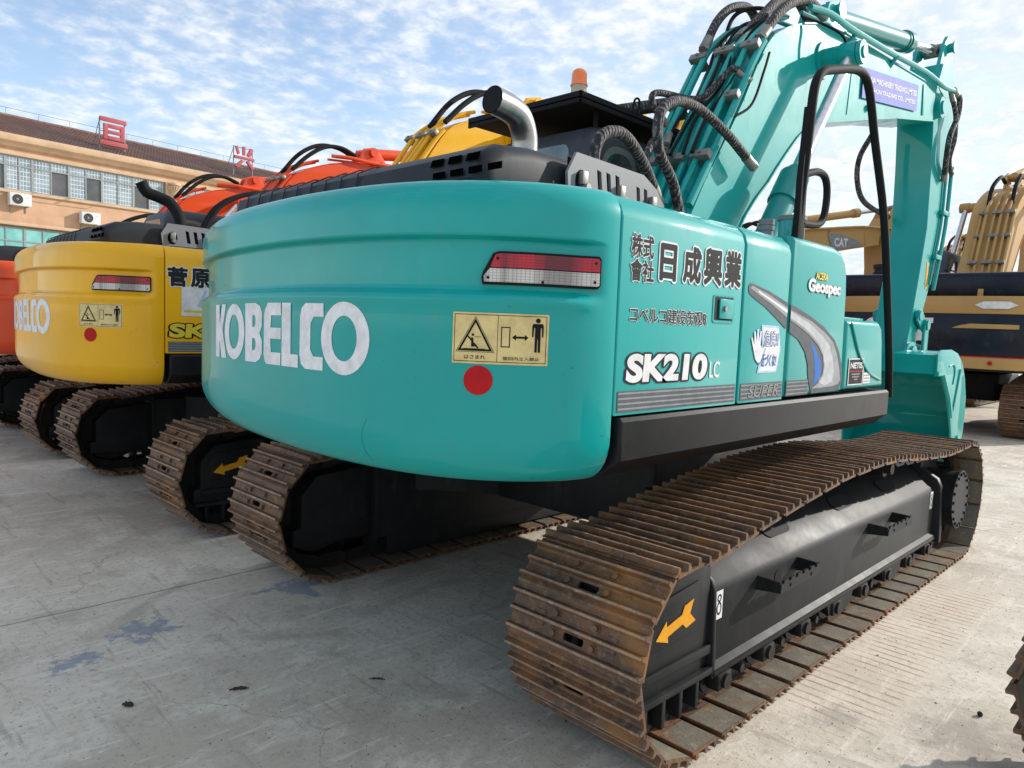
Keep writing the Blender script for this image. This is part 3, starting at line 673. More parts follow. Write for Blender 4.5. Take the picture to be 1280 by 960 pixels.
# ------------------------------------------------------------------ front (boom, arm, bucket)
BY0, BY1 = -.27, .15
def build_front(root, mp, mc, wy=1.0, full=True):
    yc = (BY0+BY1)/2; by0, by1 = yc+(BY0-yc)*wy, yc+(BY1-yc)*wy
    top = [(.02, 2.25), (.21, 2.55), (.43, 2.84), (.63, 3.13), (.80, 3.42), (.90, 3.56), (1.0, 3.66), (1.14, 3.745), (1.27, 3.81), (1.49, 3.90), (1.7, 3.965), (1.9, 4.02), (2.31, 4.075), (2.69, 4.10), (3.51, 4.165), (4.49, 4.245), (4.82, 4.27)]
    bot = [(4.80, 3.93), (4.58, 3.885), (3.63, 3.70), (2.81, 3.50), (1.99, 3.30), (1.83, 3.26), (1.68, 3.20), (1.5, 3.08), (1.34, 2.94), (1.2, 2.81), (1.06, 2.67), (.9, 2.54), (.74, 2.38), (.55, 2.1), (.35, 1.65), (.12, 1.40), (-.08, 1.42), (-.12, 1.6)]
    b = newbm(); prism(b, top+bot, by0+.012, by1-.012, 'y')
    # flange plates overlapping the side plates
    def strip(pts, t, y0, y1):
        for i in range(len(pts)-1):
            (xa, za), (xb, zb) = pts[i], pts[i+1]
            d = Vector((xb-xa, zb-za)).normalized(); n = Vector((-d.y, d.x))*t
            prism(b, [(xa-d.x*.003, za-d.y*.003), (xb+d.x*.003, zb+d.y*.003), (xb+d.x*.003+n.x, zb+d.y*.003+n.y), (xa-d.x*.003+n.x, za-d.y*.003+n.y)], y0, y1, 'y')
    strip(top, .012, by0, by1); strip(bot[:-1], .012, by0, by1)
    boom = obj('boom', b, mp, root, ang=25)
    b = newbm()                                     # side plate weld seam lines and reinforcement disc
    prism(b, [(2.42, 3.45), (2.428, 3.45), (2.50, 4.03), (2.492, 4.03)], by0+.006, by0+.013, 'y')
    prism(b, [(4.40, 3.90), (4.44, 3.90), (4.42, 4.20), (4.38, 4.20)], by0+.000, by0+.013, 'y', bev=.003)
    obj('weld_seam', b, mp, boom); b = newbm(); cyl(b, (1.87, by0-.005, 3.74), (1.87, by0+.02, 3.74), .14, 32)
    obj('pin_boss', b, mp, boom); b = newbm()
    cyl(b, (2.9, by0-.02, 3.62), (2.9, by0+.02, 3.62), .03, 12)
    obj('grease_boss', b, mp, boom)
    # arm cylinder
    b = newbm()
    for y in (yc-.10, yc+.10): prism(b, [(2.02, 4.05), (2.12, 4.30), (2.30, 4.36), (2.42, 4.28), (2.62, 4.08)], y-.018, y+.018, 'y', bev=.004)
    cyl(b, (2.28, yc-.15, 4.27), (2.28, yc+.15, 4.27), .055, 20); cyl(b, (2.28, yc-.165, 4.27), (2.28, yc-.15, 4.27), .07, 20)
    obj('cylinder_bracket', b, mp, boom)
    A = Vector((2.30, yc, 4.27)); Bq = Vector((5.38, yc, 4.86)); d = (Bq-A).normalized()
    b = newbm(); cyl(b, A-d*.02, A+d*2.03, .088, 28); cyl(b, A+d*2.03, A+d*2.17, .108, 28); cyl(b, A+d*1.98, A+d*2.0, .098, 28)
    ac = obj('arm_cylinder', b, mc, root)
    b = newbm(); cyl(b, A+d*2.17, Bq-d*.08, .044, 20); obj('cylinder_rod', b, m_rod, ac)
    b = newbm(); cyl(b, Bq-d*.16, Bq-d*.02, .062, 20); cyl(b, Bq+Vector((0, -.11, 0)), Bq+Vector((0, .11, 0)), .07, 24); obj('rod_end', b, m_zinc, ac)
    # arm
    b = newbm()
    ay0, ay1 = yc-.17*wy, yc+.20*wy
    ap = [(4.66, 1.30), (4.62, 1.45), (4.74, 1.80), (4.90, 2.35), (5.02, 2.82), (4.99, 3.45), (4.93, 3.97), (4.90, 4.16), (4.98, 4.38), (5.12, 4.62), (5.36, 4.66), (5.60, 4.60), (5.72, 4.42), (5.72, 4.05), (5.60, 2.9), (5.30, 2.2), (5.03, 1.75), (4.92, 1.40), (4.82, 1.28)]
    prism(b, ap, ay0, ay1, 'y', bev=.006, seg=1)
    for y in (ay0+.05, ay1-.05):
        prism(b, [(5.05, 4.5), (5.22, 4.86), (5.33, 4.98), (5.46, 4.96), (5.55, 4.80), (5.68, 4.5)], y-.02, y+.02, 'y', bev=.004)
    cyl(b, (5.38, ay0-.02, 4.86), (5.38, ay1+.02, 4.86), .05, 20); cyl(b, (5.38, ay0-.035, 4.86), (5.38, ay0-.02, 4.86), .065, 20)
    cyl(b, (4.97, by0-.03, 4.10), (4.97, by1+.03, 4.10), .11, 28); cyl(b, (4.97, by0-.05, 4.10), (4.97, by0-.03, 4.10), .07, 20)
    cyl(b, (4.74, ay0-.05, 1.42), (4.74, ay1+.05, 1.42), .075, 20)
    arm = obj('arm', b, mp, root, ang=25)
    b = newbm(); prism(b, [(5.05, 4.42), (5.20, 4.36), (5.50, 4.44), (5.66, 4.30), (5.66, 4.22), (5.48, 4.34), (5.22, 4.27), (5.02, 4.33)], ay0-.006, ay0+.002, 'y')
    place2d(b, shape2d([rect(5.12, 2.15, 5.19, 2.45)]), lambda u, v: (u, ay0-.003, v), 1)
    obj('arm_sticker', b, [mp, m_arrow], arm)
    # lift cylinders
    for y in (by0-.20*wy, by1+.20*wy):
        top_ = Vector((1.87, y, 3.74)); foot = Vector((.05, y, 1.42)); dd = (foot-top_).normalized()
        b = newbm(); cyl(b, foot, top_+dd*1.36, .088, 28); cyl(b, top_+dd*1.62, top_+dd*1.36, .104, 28); cyl(b, top_+dd*1.36, top_+dd*1.30, .085, 28, r2=.07)
        lc = obj('lift_cylinder', b, mc, root)
        b = newbm(); cyl(b, top_+dd*1.32, top_+dd*.08, .048, 24); obj('cylinder_rod', b, m_rod, lc)
        b = newbm(); yo = by0 if y < yc else by1; sg = -1 if y < yc else 1
        cyl(b, (1.87, yo+sg*.0, 3.74), (1.87, y-sg*.06, 3.74), .085, 24); cyl(b, (1.87, y-sg*.06, 3.74), (1.87, y+sg*.06, 3.74), .095, 28)
        cyl(b, (1.87, y+sg*.065, 3.74), (1.87, y+sg*.10, 3.74), .088, 28); cyl(b, (1.87, y+sg*.10, 3.74), (1.87, y+sg*.112, 3.74), .045, 20)
        obj('cylinder_pin', b, mp, lc)
    # bucket cylinder and linkage
    b = newbm(); cyl(b, (5.80, yc, 4.15), (5.66, yc, 2.65), .075, 20); cyl(b, (5.66, yc, 2.65), (5.65, yc, 2.55), .09, 20)
    bc = obj('bucket_cylinder', b, mc, root)
    b = newbm(); cyl(b, (5.65, yc, 2.6), (5.05, yc, 1.78), .04, 16); obj('cylinder_rod', b, m_rod, bc)
    for y in (ay0-.05, ay1+.02):
        b = newbm()
        prism(b, [(4.80, 1.78), (4.84, 1.90), (4.92, 1.92), (5.04, 1.84), (5.10, 1.74), (5.05, 1.66), (4.92, 1.72)], y, y+.03, 'y', bev=.008)
        prism(b, [(4.97, 1.72), (5.01, 1.80), (5.09, 1.80), (5.12, 1.72), (5.11, 1.36), (5.05, 1.30), (4.97, 1.33), (4.96, 1.42)], y-.032, y-.002, 'y', bev=.008)
        cyl(b, (5.04, y-.05, 1.74), (5.04, y+.05, 1.74), .055, 20); cyl(b, (5.03, y-.05, 1.38), (5.03, y+.05, 1.38), .05, 20); cyl(b, (4.88, y-.01, 1.84), (4.88, y+.045, 1.84), .055, 20)
        obj('bucket_link', b, mp, bc)
    # bucket: concave side faces the machine
    y0, y1 = yc-.53, yc+.62
    outer = [(4.44, 1.22), (4.42, 1.42), (4.55, 1.455), (4.9, 1.46), (5.15, 1.42), (5.38, 1.31), (5.54, 1.14), (5.64, .94), (5.67, .72), (5.64, .52), (5.56, .38), (5.42, .27)]
    b = newbm()
    def shell(pts, t, ya, yb, mat=0):
        n = len(pts); inn = []
        for i in range(n):
            a, c = Vector(pts[max(0, i-1)]), Vector(pts[min(n-1, i+1)]); dd = (c-a).normalized(); inn.append((pts[i][0]-(-dd.y)*-t*-1 if False else pts[i][0]+dd.y*t*1, pts[i][1]-dd.x*t))
        rows = []
        for (x, z), (xi, zi) in zip(pts, inn):
            rows.append([b.verts.new((x, ya, z)), b.verts.new((x, yb, z)), b.verts.new((xi, yb, zi)), b.verts.new((xi, ya, zi))])
        for i in range(n-1):
            for k in range(4): b.faces.new((rows[i][k], rows[i][(k+1) % 4], rows[i+1][(k+1) % 4], rows[i+1][k]))
        b.faces.new(rows[0]); b.faces.new(rows[-1][::-1])
    shell(outer[2:], .03, y0, y1)
    prism(b, [(4.44, 1.22), (4.42, 1.42), (4.55, 1.455), (4.75, 1.458), (4.75, 1.42), (4.58, 1.26)], y0, y1, 'y', bev=.01)
    # cutting lip
    prism(b, [(5.46, .26), (5.42, .30), (5.28, .24), (5.22, .20), (5.26, .185)], y0-.01, y1+.01, 'y', bev=.004)
    bk = obj('bucket', b, mp, root)
    for y in (y0-.018, y1-.004):
        b = newbm()
        prism(b, [(4.42, 1.22), (4.40, 1.43), (4.55, 1.475), (4.9, 1.48), (5.16, 1.44), (5.40, 1.325), (5.56, 1.15), (5.665, .945), (5.695, .72), (5.665, .51), (5.575, .36), (5.43, .25), (5.25, .19), (5.20, .25), (5.16, .55), (4.98, .90), (4.66, 1.20)], y, y+.022, 'y', bev=.003)
        prism(b, [(5.10, .72), (5.05, .80), (4.95, .95), (4.66, 1.21), (4.44, 1.20), (4.43, 1.25), (4.68, 1.26), (5.0, .99), (5.14, .75)], y-.012, y+.034, 'y', bev=.004)
        prism(b, [(5.48, .50), (5.40, .50), (5.12, .18), (5.18, .12), (5.40, .25), (5.56, .42)], y-.02, y+.04, 'y', bev=.006)
        tube(b, [(4.85, y-.004, 1.30), (5.0, y-.004, 1.32), (5.08, y-.004, 1.24), (5.04, y-.004, 1.10)], .008, 6, 3)
        tube(b, [(5.30, y-.004, 1.26), (5.22, y-.004, 1.05), (5.12, y-.004, .8)], .012, 6, 4)
        obj('bucket_side_plate', b, mp, bk)
    for y in (yc-.20, yc+.17):
        b = newbm(); prism(b, [(4.52, 1.40), (4.62, 1.52), (4.74, 1.55), (5.2, 1.50), (5.34, 1.44), (5.40, 1.34), (5.1, 1.38), (4.6, 1.40)], y, y+.035, 'y', bev=.006)
        cyl(b, (4.74, y-.03, 1.42), (4.74, y+.06, 1.42), .09, 20); obj('bucket_lug', b, mp, bk)
    for k in range(5):
        y = y0+.06+k*(y1-y0-.12)/4; b = newbm()
        prism(b, [(5.36, .30), (5.40, .24), (5.22, .14), (5.04, .075), (5.02, .085), (5.18, .21)], y-.04, y+.04, 'y', bev=.008); obj('bucket_tooth', b, m_frame if mp is not m_teal else mp, bk)
    # hydraulic pipes on the boom
    mpipe = mp
    ys = [by0+.02, by0+.10, by0+.20, by0+.30, by0+.42, by0+.50]
    offs = [.05, .09, .08, .08, .09, .06]
    for k, (y, h) in enumerate(zip(ys, offs)):
        def up(x, z, hh): return (x-hh*.86, y, z+hh*.5)
        b = newbm()
        pts = [up(.08+.02*k, 2.33, h), up(.43, 2.84, h), up(.80, 3.41, h), up(.93, 3.58, h), (1.10+.02, y, 3.74+h), (1.35, y, 3.84+h)]
        tube(b, pts[:3] + [pts[3]] + ([pts[4], pts[5]] if k not in (0, 5) else []), .021 if k % 2 else .025, 10, 5)
        if k in (1, 3): 
            tube(b, [(1.62, y, 3.96+h), (2.3, y-.0, 4.08+h*.6), (3.2, y, 4.15+h*.5), (4.3, y, 4.24+h*.5), (4.75, y, 4.28+h*.4)], .018, 8, 4)
        obj('hydraulic_pipe', b, mpipe, boom)
    for (x, z) in ((.30, 2.65), (.62, 3.10), (.86, 3.50)):
        b = newbm()
        for y0_, y1_ in ((by0-.005, by0+.13), (by0+.18, by0+.33), (by0+.40, by0+.53)):
            n = Vector((-.84, 0, .54)); T = Vector((.54, 0, .84)); c0 = Vector((x, 0, z))+n*.105
            M_ = Matrix.Identity(4)
            for r in range(3): M_[r][0] = T[r]; M_[r][1] = (0, 1, 0)[r]; M_[r][2] = n[r]
            M_.translation = c0; box(b, -.028, .028, y0_, y1_, -.03, .022, .006, mtx=M_)
            M2 = M_.copy(); M2.translation = Vector((x, 0, z))+n*.04; box(b, -.02, .02, y0_+.03, y1_-.03, -.05, .05, mtx=M2)
            cyl(b, M_ @ Vector((0, (y0_+y1_)/2, .02)), M_ @ Vector((0, (y0_+y1_)/2, .035)), .012, 6)
        obj('pipe_clamp', b, m_zinc, boom)
    # long pipe sloping along the straight part (right side)
    b = newbm(); tube(b, [(1.50, by0-.02, 4.02), (1.8, by0-.05, 4.06), (2.2, by0-.06, 4.07), (3.2, by0-.03, 4.18), (4.3, by0-.02, 4.30), (4.9, by0-.04, 4.30), (5.25, by0-.05, 4.34)], .026, 10, 4)
    cyl(b, (2.35, by0-.06, 4.12), (2.35, by0, 4.0), .02, 8); cyl(b, (3.4, by0-.04, 4.20), (3.4, by0+.03, 4.1), .02, 8)
    obj('hydraulic_pipe', b, mpipe, boom)
    # arm pipes on its outer side
    b = newbm(); tube(b, [(5.66, ay0-.03, 3.55), (5.60, ay0-.03, 2.9), (5.34, ay0-.03, 2.15)], .022, 8, 4); tube(b, [(5.50, ay0-.02, 3.5), (5.46, ay0-.02, 2.9), (5.2, ay0-.02, 2.2)], .016, 8, 4)
    box(b, 5.42, 5.68, ay0-.05, ay0, 3.02, 3.07, .004); box(b, 5.28, 5.5, ay0-.05, ay0, 2.5, 2.55, .004)
    obj('hydraulic_pipe', b, mpipe, arm)
    return boom, arm
def hose(root, pts, r=.033, name='hydraulic_hose', ends=True, mat=None, sm=8):
    b = newbm(); tube(b, pts, r, 12, sm)
    h = obj(name, b, mat or m_hose, root)
    if ends:
        P = [Vector(p) for p in pts]
        for a, c in ((P[0], P[1]), (P[-1], P[-2])):
            b = newbm(); d = (c-a).normalized(); cyl(b, a-d*.02, a+d*.075, r*1.08, 14); cyl(b, a-d*.045, a-d*.015, r*1.16, 6)
            obj('hose_fitting', b, m_zinc, h)
    return h

# ------------------------------------------------------------------ cab, hood, house
def cab_build(root, mcab, teal=True):
    b = newbm(); 
    prism(b, [(-.15, 1.12), (-.15, 2.80), (-.09, 2.92), (.02, 2.96), (1.25, 2.96), (1.42, 2.90), (1.60, 2.35), (1.72, 1.7), (1.66, 1.12)], .42, 1.38, 'y', bev=.12, seg=6)
    box(b, -.165, 1.2, .40, .43, 2.60, 2.62, .006); box(b, .47, .50, .405, .43, 1.3, 2.8, .006)
    cb = obj('cab', b, mcab, root, ang=40)
    b = newbm(); place2d(b, shape2d([rrect(.60, 2.45, 1.20, 2.82, .06)], 0), lambda u, v: (-.1535, u, v)); obj('rear_window', b, m_win, cb)
    b = newbm(); place2d(b, shape2d([rrect(-.02, 2.10, .40, 2.83, .17), rrect(.025, 2.14, .355, 2.785, .14)]), lambda u, v: (u, .4165, v)); place2d(b, shape2d([rrect(.62, 2.00, 1.32, 2.70, .10), rrect(.65, 2.03, 1.29, 2.67, .08)]), lambda u, v: (u, .4165, v)); obj('window_seal', b, m_seal, cb)
    b = newbm(); place2d(b, shape2d([rrect(.025, 2.14, .355, 2.785, .14)]), lambda u, v: (u, .4172, v)); place2d(b, shape2d([rrect(.65, 2.03, 1.29, 2.67, .08)]), lambda u, v: (u, .4172, v)); obj('side_window', b, m_win, cb)
    return cb
def chamfer_box(bm, x0, x1, y0, y1, z0, z1, b1, mat=0): box(bm, x0, x1, y0, y1, z0, z1, b1, 3, mat)
def panel(name, x0, x1, z0, z1, mat, root, fr=None, y=-1.355, d=.45, top=.085, bev=.007):
    """house side panel: flat side with a soft chamfered top edge"""
    b = newbm()
    sec = [(y, z0), (y, z1-top), (y+.012, z1-top*.55), (y+.045, z1-top*.15), (y+.10, z1), (y+d, z1), (y+d, z0)]
    prism(b, sec, x0, x1, 'x', bev=bev, seg=3)
    return obj(name, b, mat, root, ang=40)
def kobelco(loc, cfg):
    mp, mc = cfg['paint'], cfg.get('cyl', cfg['paint'])
    root = thing('hydraulic_excavator', cfg['label'], 'excavator', loc, group='excavators parked in the yard')
    if cfg.get('lower_from'):
        for ch in list(cfg['lower_from'].children):
            if ch.name.split('.')[0] in ('track_frame', 'crawler_track', 'carbody'): copy_tree(ch, root)
    else: lower(root)
    cw = cw_build(root, mp)
    b = newbm(); warn(b, 2.588, 2.880, 1.442, 1.596, surf); obj('warning_sticker', b, [m_cream, m_black], cw)
    b = newbm(); place2d(b, shape2d([circ(2.671, 1.392, .045)]), surf(0), 0, cut=.02); obj('round_sticker', b, m_red, cw)
    if cfg.get('logo', True):
        b = newbm(); logo(b, 0); obj('lettering', b, m_silver2, cw)
        taillight(cw)
    # shadow gap core
    b = newbm(); box(b, -2.14, .40, -1.28, 1.25, 1.10, 1.28, .0); box(b, -2.14, -.30, -1.28, 1.25, 1.28, 1.93, .0); box(b, -2.05, -1.45, -1.2, 1.1, 1.90, 2.01, .0)
    cyl(b, (0, 0, 1.0), (0, 0, 1.12), .6, 40)
    obj('house_structure', b, m_plast, root)
    # right side doors
    d1 = panel('pump_door', -2.142, -1.330, 1.283, 2.0, mp, root, d=.55)
    d2 = panel('service_door', -1.316, -.905, 1.283, 2.0, mp, root, d=.55)
    b = newbm()                                           # fuel tank with rounded front edge
    sec = [(-.890, 1.283), (-.890, 2.0), (-.42, 2.0), (-.33, 1.985), (-.27, 1.94), (-.238, 1.87), (-.225, 1.78), (-.205, 1.283)]
    prism(b, sec, -1.355, -.62, 'y', bev=.035, seg=4); tank = obj('fuel_tank', b, mp, root, ang=40)
    b = newbm()
    prism(b, [(-.195, 1.292), (-.195, 1.655), (.28, 1.66), (.335, 1.63), (.36, 1.56), (.415, 1.292)], -1.352, -.72, 'y', bev=.03, seg=4)
    tb = obj('tool_box', b, mp, root, ang=40)
    b = newbm(); tube(b, [(-.15, -1.357, 1.64), (-.10, -1.357, 1.58), (.0, -1.357, 1.47), (.15, -1.357, 1.38), (.34, -1.357, 1.335)], .006, 6, 4); box(b, -.17, .18, -1.30, -.8, 1.655, 1.672, .006); obj('box_ridge', b, mp, tb)
    b = newbm()                                           # black skirt beam
    prism(b, [(-1.372, 1.262), (-1.372, 1.135), (-1.30, 1.075), (-1.05, 1.068), (-1.05, 1.275), (-1.36, 1.275)], -2.118, .47, 'x', bev=.012, seg=3)
    obj('side_skirt', b, m_skirt, root, ang=40)
    b = newbm(); box(b, -2.118, .47, 1.05, 1.30, 1.07, 1.275, .02); box(b, -2.14, -.16, .8, 1.30, 1.28, 1.96, .04, 3, 1); box(b, -.9, .40, -.62, .42, 1.10, 1.30, 0, mat=0)
    obj('left_side_cover', b, [m_skirt, mp], root)
    # door lock
    b = newbm(); place2d(b, shape2d([rrect(-1.553, 1.600, -1.392, 1.706, .012), rrect(-1.545, 1.607, -1.400, 1.700, .008)]), side(1)); obj('lock_frame', b, mp, d1)
    b = newbm(); place2d(b, shape2d([rect(-1.543, 1.612, -1.402, 1.697)]), side(0), 1); box(b, -1.512, -1.407, -1.364, -1.357, 1.617, 1.692, .002, mat=0)
    cyl(b, (-1.478, -1.372, 1.655), (-1.478, -1.36, 1.655), .011, 14, mat=2); obj('door_lock', b, [mp, m_black, m_zinc], d1)
    # stripes along the bottom
    b = newbm(); 
    for xa, xb in ((-2.125, -1.345), (-1.262, -.925) if False else (-1.30, -.920), (-.875, -.640)):
        place2d(b, shape2d([rect(xa, 1.293, xb, 1.362)]), side(0), 0)
        for k in range(4): place2d(b, shape2d([rect(xa+.004, 1.300+k*.017, xb-.004, 1.306+k*.017)]), side(1), 1)
    obj('stripe_decal', b, [m_dgrey, m_mgrey], d1)
    b = newbm()
    if cfg['kind'] == 'teal':
        L2 = [(.050, 0), (.012, 1)]
        for s, r in (('株式', (-2.088, 1.800, -1.965, 1.870)), ('會社', (-2.088, 1.722, -1.958, 1.790))):
            textlayers(b, s, r, side, [(.07, 0), (.030, 1)])
        for s, r in (('日', (-1.918, 1.738, -1.826, 1.853)), ('成', (-1.772, 1.740, -1.660, 1.860)), ('興', (-1.630, 1.742, -1.508, 1.868)), ('業', (-1.478, 1.745, -1.358, 1.872))):
            textlayers(b, s, r, side, [(.09, 0), (.042, 1)])
        textlayers(b, 'コベルコ建设东观R', (-2.078, 1.588, -1.592, 1.638), side, [(.055, 0), (.018, 1)])
        obj('company_lettering', b, [m_white, m_ink], d1)
        b = newbm(); textlayers(b, 'SK210', (-2.085, 1.388, -1.572, 1.484), side, [(.105, 1), (.050, 0)], shear=.05); textlayers(b, 'LC', (-1.552, 1.392, -1.478, 1.455), side, [(.02, 0)])
        obj('model_lettering', b, [m_white, m_black], d1)
    elif cfg['kind'] == 'yellow':
        for s, r in (('菅', (-2.125, 1.735, -2.005, 1.855)), ('原', (-1.975, 1.735, -1.855, 1.855))): textlayers(b, s, r, side, [(.09, 0), (.042, 1)])
        obj('company_lettering', b, [m_white, m_ink], d1)
        b = newbm(); textlayers(b, 'SK210', (-2.12, 1.388, -1.555, 1.484), side, [(.105, 1), (.050, 0)], shear=.05); obj('model_lettering', b, [m_yvin, m_black], d1)
        b = newbm(); place2d(b, shape2d([rect(-2.04, 1.535, -1.80, 1.735)]), side(0), 0); place2d(b, shape2d([rect(-2.025, 1.56, -1.815, 1.575)]), side(1), 1)
        place2d(b, shape2d([[(-1.93, 1.62), (-1.90, 1.62), (-1.87, 1.71), (-1.885, 1.715)]]), side(1), 2); place2d(b, shape2d([circ(-1.92, 1.61, .02, .012, 12)]), side(1), 2); obj('paper_notice', b, [m_white, m_yvin, m_lblue], d1)
    else: b.free()
    if cfg['kind'] == 'teal':
        b = newbm(); textlayers(b, 'SUPER', (-1.235, 1.302, -.955, 1.353), side2, [(.035, 1), (.01, 0)], shear=.25); obj('super_lettering', b, [m_mgrey, m_black], d2)
        b = newbm()                                       # hand warning sticker
        place2d(b, shape2d([[(-1.15, 1.604), (-.985, 1.602), (-.957, 1.50), (-.985, 1.402), (-1.165, 1.402), (-1.13, 1.50)]]), side(0), 1)
        place2d(b, shape2d([[(-1.140, 1.594), (-.99, 1.592), (-.965, 1.50), (-.99, 1.41), (-1.150, 1.41), (-1.118, 1.50)]]), side(1), 0)
        hand = [(-1.165, 1.445), (-1.19, 1.46), (-1.212, 1.50), (-1.236, 1.545), (-1.228, 1.552), (-1.205, 1.52), (-1.214, 1.572), (-1.203, 1.576), (-1.188, 1.53), (-1.186, 1.585), (-1.174, 1.585), (-1.170, 1.532), (-1.158, 1.578), (-1.147, 1.575), (-1.152, 1.52), (-1.13, 1.505), (-1.112, 1.518), (-1.107, 1.508), (-1.128, 1.470), (-1.145, 1.448)]
        place2d(b, shape2d([[(x+.006, z-.006) for x, z in hand]]), side(2), 2); place2d(b, shape2d([hand]), side(3), 0)
        textlayers(b, '危険!!', (-1.118, 1.515, -.985, 1.580), side3, [(.03, 2), (-.01, 0)]); textlayers(b, '近づくな!', (-1.135, 1.430, -.998, 1.482), side3, [(.02, 2)], shear=.2)
        obj('danger_sticker', b, [m_white, m_lblue, m_blue], d2)
        b = newbm()                                       # swoosh decal
        pa = [(-1.285, 1.745), (-1.28, 1.76), (-1.265, 1.768), (-1.24, 1.765), (-1.1, 1.745), (-.915, 1.705), (-.915, 1.59), (-1.02, 1.635), (-1.13, 1.678), (-1.23, 1.708), (-1.275, 1.725)]
        la = [(-1.27, 1.748), (-1.25, 1.757), (-1.1, 1.73), (-.915, 1.685), (-.915, 1.642), (-1.07, 1.692), (-1.2, 1.727)]
        pb = [(-.882, 1.70), (-.80, 1.685), (-.65, 1.652), (-.5, 1.61), (-.36, 1.55), (-.29, 1.49), (-.245, 1.42), (-.228, 1.36), (-.235, 1.33), (-.27, 1.305), (-.32, 1.297), (-.60, 1.296), (-.64, 1.36), (-.655, 1.40), (-.66, 1.43), (-.70, 1.49), (-.78, 1.545), (-.882, 1.578)]
        lb = [(-.882, 1.676), (-.65, 1.632), (-.49, 1.585), (-.38, 1.54), (-.32, 1.48), (-.272, 1.40), (-.255, 1.35), (-.28, 1.33), (-.36, 1.322), (-.60, 1.318), (-.52, 1.345), (-.475, 1.38), (-.465, 1.42), (-.49, 1.475), (-.55, 1.525), (-.66, 1.575), (-.78, 1.612), (-.882, 1.636)]
        lb2 = [(-.882, 1.670), (-.66, 1.618), (-.52, 1.57), (-.42, 1.52), (-.365, 1.455), (-.345, 1.39), (-.36, 1.345), (-.45, 1.328), (-.52, 1.345), (-.475, 1.38), (-.465, 1.42), (-.49, 1.475), (-.55, 1.525), (-.66, 1.575), (-.78, 1.612), (-.882, 1.636)]
        bb = [(-.66, 1.55), (-.585, 1.505), (-.52, 1.45), (-.497, 1.40), (-.52, 1.36), (-.59, 1.335), (-.575, 1.38), (-.585, 1.44), (-.61, 1.49)]
        place2d(b, shape2d([pa]), side(0), 0); place2d(b, shape2d([la]), side(1), 1); place2d(b, shape2d([[(-1.2, 1.742), (-.915, 1.675), (-.915, 1.660), (-1.2, 1.735)]]), side(2), 4)
        obj('swoosh_decal', b, [m_dgrey, m_silver, m_blue, m_mgrey, m_white], d2)
        b = newbm(); place2d(b, shape2d([pb]), side(2), 0); place2d(b, shape2d([lb]), side(3), 1); place2d(b, shape2d([lb2]), side(4), 5); place2d(b, shape2d([bb]), side(3), 2)
        ring = [(-.882, 1.640), (-.78, 1.616), (-.66, 1.579), (-.55, 1.529), (-.49, 1.479), (-.465, 1.424), (-.475, 1.384), (-.52, 1.349), (-.54, 1.349), (-.488, 1.384), (-.478, 1.424), (-.50, 1.474), (-.56, 1.521), (-.67, 1.569), (-.79, 1.606), (-.882, 1.630)]
        place2d(b, shape2d([ring]), side(5), 3)
        obj('swoosh_decal', b, [m_dgrey, m_silver, m_blue, m_mgrey, m_white, m_lsil], tank)
        b = newbm(); textlayers(b, 'Geospec', (-.715, 1.752, -.335, 1.828), side3, [(.075, 1), (.04, 0)]); textlayers(b, 'ACERA', (-.64, 1.828, -.50, 1.862), side3, [(.06, 3), (.03, 2)])
        obj('model_badge', b, [m_white, m_mgrey, m_yvin, m_dgrey], tank)
        b = newbm(); place2d(b, shape2d([rect(-.145, 1.318, .068, 1.458)]), side(0), 0); place2d(b, shape2d([rect(-.135, 1.324, .058, 1.452)]), side(1), 1)
        textlayers(b, 'NETIS', (-.125, 1.405, .045, 1.437), side3, [(.03, 0)]); place2d(b, shape2d([rect(-.128, 1.388, .05, 1.393)]), side(2), 2)
        for k, (xa, xb) in enumerate(((-.10, .02), (-.09, .01), (-.06, -.01))): place2d(b, shape2d([rect(xa, 1.372-.014*k, xb, 1.379-.014*k)]), side(2), 3)
        place2d(b, shape2d([rect(.075, 1.322, .175, 1.38)]), side(0), 0)
        for k in range(3):
            for j in range(3): place2d(b, shape2d([rect(.085+j*.028, 1.330+k*.016, .107+j*.028, 1.337+k*.016)]), side(1), 3)
        obj('netis_sticker', b, [m_white, m_black, m_red, m_mgrey], tb)
    # engine hood
    b = newbm()
    pr = [(-2.40, 1.97), (-2.44, 2.03), (-2.42, 2.11), (-2.34, 2.155), (-2.2, 2.17), (-1.95, 2.172), (-1.45, 2.168), (-1.36, 2.10), (-1.34, 1.97)]
    prism(b, pr, -1.015, .78, 'y', bev=.055, seg=4)
    for k in range(9):
        y = .62-k*.115; tube(b, [(-2.445, y, 2.03), (-2.425, y, 2.12), (-2.345, y, 2.16), (-2.15, y, 2.174), (-1.9, y, 2.174)], .0035, 6)
    hood = obj('engine_hood', b, m_plast, root, ang=40)
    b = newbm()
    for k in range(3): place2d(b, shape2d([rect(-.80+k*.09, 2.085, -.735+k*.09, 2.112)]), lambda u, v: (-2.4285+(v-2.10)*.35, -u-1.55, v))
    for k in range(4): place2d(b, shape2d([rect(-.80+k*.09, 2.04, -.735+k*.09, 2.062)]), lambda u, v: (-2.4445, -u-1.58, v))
    obj('hood_vent', b, m_vent_shade, hood)
    holes = []
    for k in range(3): x = -1.90+k*.055; holes.append([(x, 2.05), (x+.026, 2.045), (x+.012, 2.13), (x-.014, 2.135)])
    for k in range(2): x = -1.655+k*.05; holes.append([(x, 2.035), (x+.024, 2.03), (x+.012, 2.11), (x-.012, 2.115)])
    holes += [circ(-2.0, 2.075, .034, .045, 14), circ(-1.565, 2.055, .022, .03, 12)]
    pl = [(-2.06, 1.985), (-2.075, 2.10), (-2.03, 2.175), (-1.62, 2.165), (-1.52, 2.12), (-1.46, 2.03), (-1.45, 1.985)]
